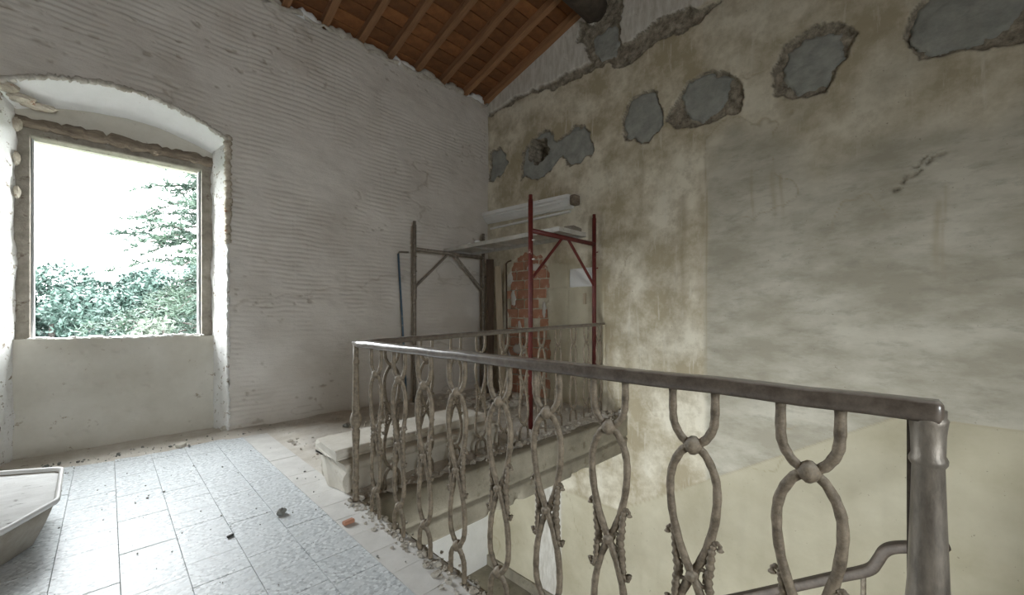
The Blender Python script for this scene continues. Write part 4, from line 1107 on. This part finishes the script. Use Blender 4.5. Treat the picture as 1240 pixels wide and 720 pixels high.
for i in range(520):
    sp.append((random.uniform(1.1, 3.95), random.uniform(2.5, 4.45), 0.012, min(0.03, 0.003 + random.expovariate(1 / 0.005))))
for i in range(160):
    sp.append((random.uniform(3.0, 3.95), random.uniform(3.3, 4.4), 0.015, min(0.06, 0.006 + random.expovariate(1 / 0.013))))
for i in range(90):
    sp.append((random.gauss(3.78, 0.10), random.gauss(2.42, 0.08), 0.004, min(0.05, 0.006 + random.expovariate(1 / 0.012))))
rubble_field('building_rubble', sp, 'floor_dust', 'scattered dusty rubble on the floor behind the far railing')
sp = []
for i in range(260):
    sp.append((random.uniform(-0.6, 1.0), random.uniform(1.0, 4.4), 0.0015, min(0.007, 0.0012 + random.expovariate(1 / 0.0014))))
for i in range(140):
    sp.append((random.uniform(-0.5, 1.3), min(4.46, random.gauss(4.38, 0.07)), 0.010, min(0.014, 0.0015 + random.expovariate(1 / 0.003))))
rubble_field('floor_grit', sp, 'grey_stone', 'dark grit scattered over the pale tile floor')

# ------------------------------------------------------------------ outdoors
GZ = -4.2
g_ = stuff(MB().box(-70, 70, 5.2, 130, GZ - 0.3, GZ).build('garden_ground', 'ground'), 'green ground outside the window', 'ground')
def leaf_cloud(centres, n, size, seed, flat=0.0, droop=0.0):
    r = np.random.default_rng(seed)
    C = np.array(centres)                               # x,y,z,rx,ry,rz
    wgt = C[:, 3] * C[:, 4] * C[:, 5]; pick = r.choice(len(C), n, p=wgt / wgt.sum())
    d = r.normal(size=(n, 3)); d /= np.linalg.norm(d, axis=1)[:, None]
    rad = 0.55 + 0.45 * r.random(n) ** 0.6
    bump = 0.86 + 0.3 * r.random(n)
    c = C[pick, :3] + d * C[pick, 3:] * (rad * bump)[:, None]
    a = r.normal(size=(n, 3)); a[:, 2] *= (1 - flat); a /= np.linalg.norm(a, axis=1)[:, None]
    b = np.cross(a, r.normal(size=(n, 3))); b /= np.linalg.norm(b, axis=1)[:, None]
    s = size * (0.6 + 0.8 * r.random(n))[:, None]
    v = np.stack([c - a * s, c + b * s * 0.42, c + a * s, c - b * s * 0.42], 1).reshape(-1, 3)
    f = np.arange(4 * n).reshape(n, 4)
    return v, f
def mesh_vf(name, v, f, mat, parent):
    me = bpy.data.meshes.new(name)
    me.vertices.add(len(v)); me.vertices.foreach_set('co', v.reshape(-1).astype(np.float32))
    me.loops.add(f.size); me.loops.foreach_set('vertex_index', f.reshape(-1).astype(np.int32))
    me.polygons.add(len(f)); me.polygons.foreach_set('loop_start', (np.arange(len(f)) * f.shape[1]).astype(np.int32))
    me.update(calc_edges=True); me.validate()
    return link(me, name, mat, parent)
def broadleaf(name, x, y, top, rx, label, group, mat, n, size, seed, cat='tree'):
    t = tag(empty(name, (x, y, GZ + 0.01)), label, cat, group)
    random.seed(seed); hgt = top - GZ
    cen = []
    for i in range(26):
        u = random.uniform(-1, 1); vv_ = random.uniform(-1, 1); h = random.random()
        k = math.sqrt(max(0.05, 1 - (2 * h - 1.0) ** 2 * 0.75))
        r0 = rx * random.uniform(0.26, 0.44)
        cen.append((u * rx * 0.75 * k, vv_ * rx * 0.75 * k, hgt * 0.32 + h * (hgt * 0.68 - r0), r0, r0, r0 * 0.8))
    mb = MB(); mb.tube([(0, 0, 0), (0.05, 0, hgt * 0.25), (0, 0.1, hgt * 0.5), (0.1, 0, hgt * 0.8)], [0.16, 0.13, 0.09, 0.04], 8)
    mb.build('trunk', 'bark', t, True)
    for cc in random.sample(cen, 8):
        MB().tube([(0, 0, hgt * 0.35), (cc[0] * 0.5, cc[1] * 0.5, (hgt * 0.35 + cc[2]) / 2 + 0.1), cc[:3]], [0.06, 0.04, 0.015], 6).build('branch', 'bark', t, True)
    v, f = leaf_cloud(cen, n, size, seed)
    mesh_vf('foliage', v, f, mat, t)
GR = 'bushy trees in the garden below the window'
broadleaf('bushy_tree', -1.15, 17.0, 2.95, 1.7, 'dense green bushy tree at the left edge of the window view', GR, 'leaf_green', 20000, 0.070, 31)
broadleaf('bushy_tree', 0.55, 18.2, 3.05, 1.6, 'dense green bushy tree in the middle of the window view', GR, 'leaf_green', 20000, 0.070, 32)
broadleaf('bushy_tree', 2.30, 17.4, 3.3, 1.7, 'dense green bushy tree half behind the cedar in the window view', GR, 'leaf_green', 20000, 0.070, 33)
broadleaf('bushy_tree', -3.2, 19.0, 3.0, 1.9, 'green bushy tree farthest left in the garden', GR, 'leaf_green', 9000, 0.09, 34)
GF = 'far trees beyond the garden'
broadleaf('far_tree', -3.0, 27.0, 2.6, 3.2, 'far green tree behind the left bushy tree', GF, 'leaf_green', 9000, 0.16, 41)
broadleaf('far_tree', 1.6, 28.0, 2.7, 3.2, 'far green tree behind the middle bushy tree', GF, 'leaf_green', 9000, 0.16, 42)
broadleaf('far_tree', 5.2, 26.0, 3.0, 3.0, 'far green tree behind the cedar', GF, 'leaf_green', 7000, 0.16, 43)
broadleaf('olive_shrub', 0.02, 8.8, 1.02, 0.55, 'pale silvery shrub top just above the window sill', 'pale shrubs below the window', 'leaf_olive', 4200, 0.055, 35, 'shrub')
broadleaf('olive_shrub', 0.62, 9.3, 1.12, 0.55, 'pale silvery shrub top at the right end of the sill', 'pale shrubs below the window', 'leaf_olive', 4200, 0.055, 36, 'shrub')
def cedar(x, y, top):
    t = tag(empty('cedar_tree', (x, y, GZ)), 'feathery cedar with spreading branches at the right of the window view', 'tree')
    r = random.Random(5); hgt = top - GZ
    MB().tube([(0, 0, 0), (0.04, 0, hgt * 0.4), (0, 0.05, hgt * 0.75), (0, 0, hgt)], [0.24, 0.18, 0.09, 0.02], 10).build('trunk', 'bark', t, True)
    q = []; limbs = []
    N = 96
    for i in range(N):
        h = hgt * (0.30 + 0.68 * i / N)
        az = i * 2.399 + r.uniform(-0.3, 0.3)
        if i % 2 == 0: az = math.pi + r.uniform(-0.9, 0.9)           # towards open light on the west side
        L = (3.0 - 1.9 * (i / N)) * r.uniform(0.75, 1.15)
        dx, dy = math.cos(az), math.sin(az)
        pts = []
        s1, s2 = r.uniform(0.05, 0.65), r.uniform(0.30, 0.75)
        for k in range(9):
            u = k / 8
            pts.append(V3((dx * L * u + r.uniform(-0.03, 0.03), dy * L * u + r.uniform(-0.03, 0.03), h + L * (s1 * u - s2 * u * u) + r.uniform(-0.03, 0.03))))
        limbs.append((pts, L))
        for k in range(1, 9):
            for s in (-1, 1):
                for rep in range(2):
                    base = pts[k - 1].lerp(pts[k], r.random())
                    l2 = 0.62 * (1 - 0.5 * k / 9) * r.uniform(0.5, 1.1)
                    d2 = V3((dx * 0.8 - s * dy * 0.8, dy * 0.8 + s * dx * 0.8, r.uniform(-0.55, 0.30))).normalized()
                    q.append((base, base + d2 * l2 + V3((0, 0, -0.08 * l2))))
    for pts, L in limbs:
        MB().tube(pts, [0.035 * (1 - 0.85 * k / 8) for k in range(9)], 5).build('branch', 'bark', t, True)
    V_, F_ = [], []
    def blade(a, b2, wd):
        d = (b2 - a); n = d.cross(V3((r.uniform(-1, 1), r.uniform(-1, 1), r.uniform(-1, 1))))
        if n.length < 1e-6: return
        n = n.normalized() * wd; o = len(V_)
        V_.extend([a - n, a + n, b2 + n * 0.3, b2 - n * 0.3]); F_.append((o, o + 1, o + 2, o + 3))
    for a, b2 in q:
        blade(a, b2, 0.011)
        m = 14
        for i in range(m):
            c = a.lerp(b2, (i + r.random()) / m)
            dd = ((b2 - a).normalized() * 0.6 + V3((r.uniform(-1, 1), r.uniform(-1, 1), r.uniform(-0.3, 1.0)))).normalized()
            blade(c, c + dd * r.uniform(0.07, 0.16), 0.016)
    mesh_vf('foliage', np.array([tuple(v) for v in V_]), np.array(F_), 'leaf_cedar', t)
cedar(2.35, 11.2, 6.4)
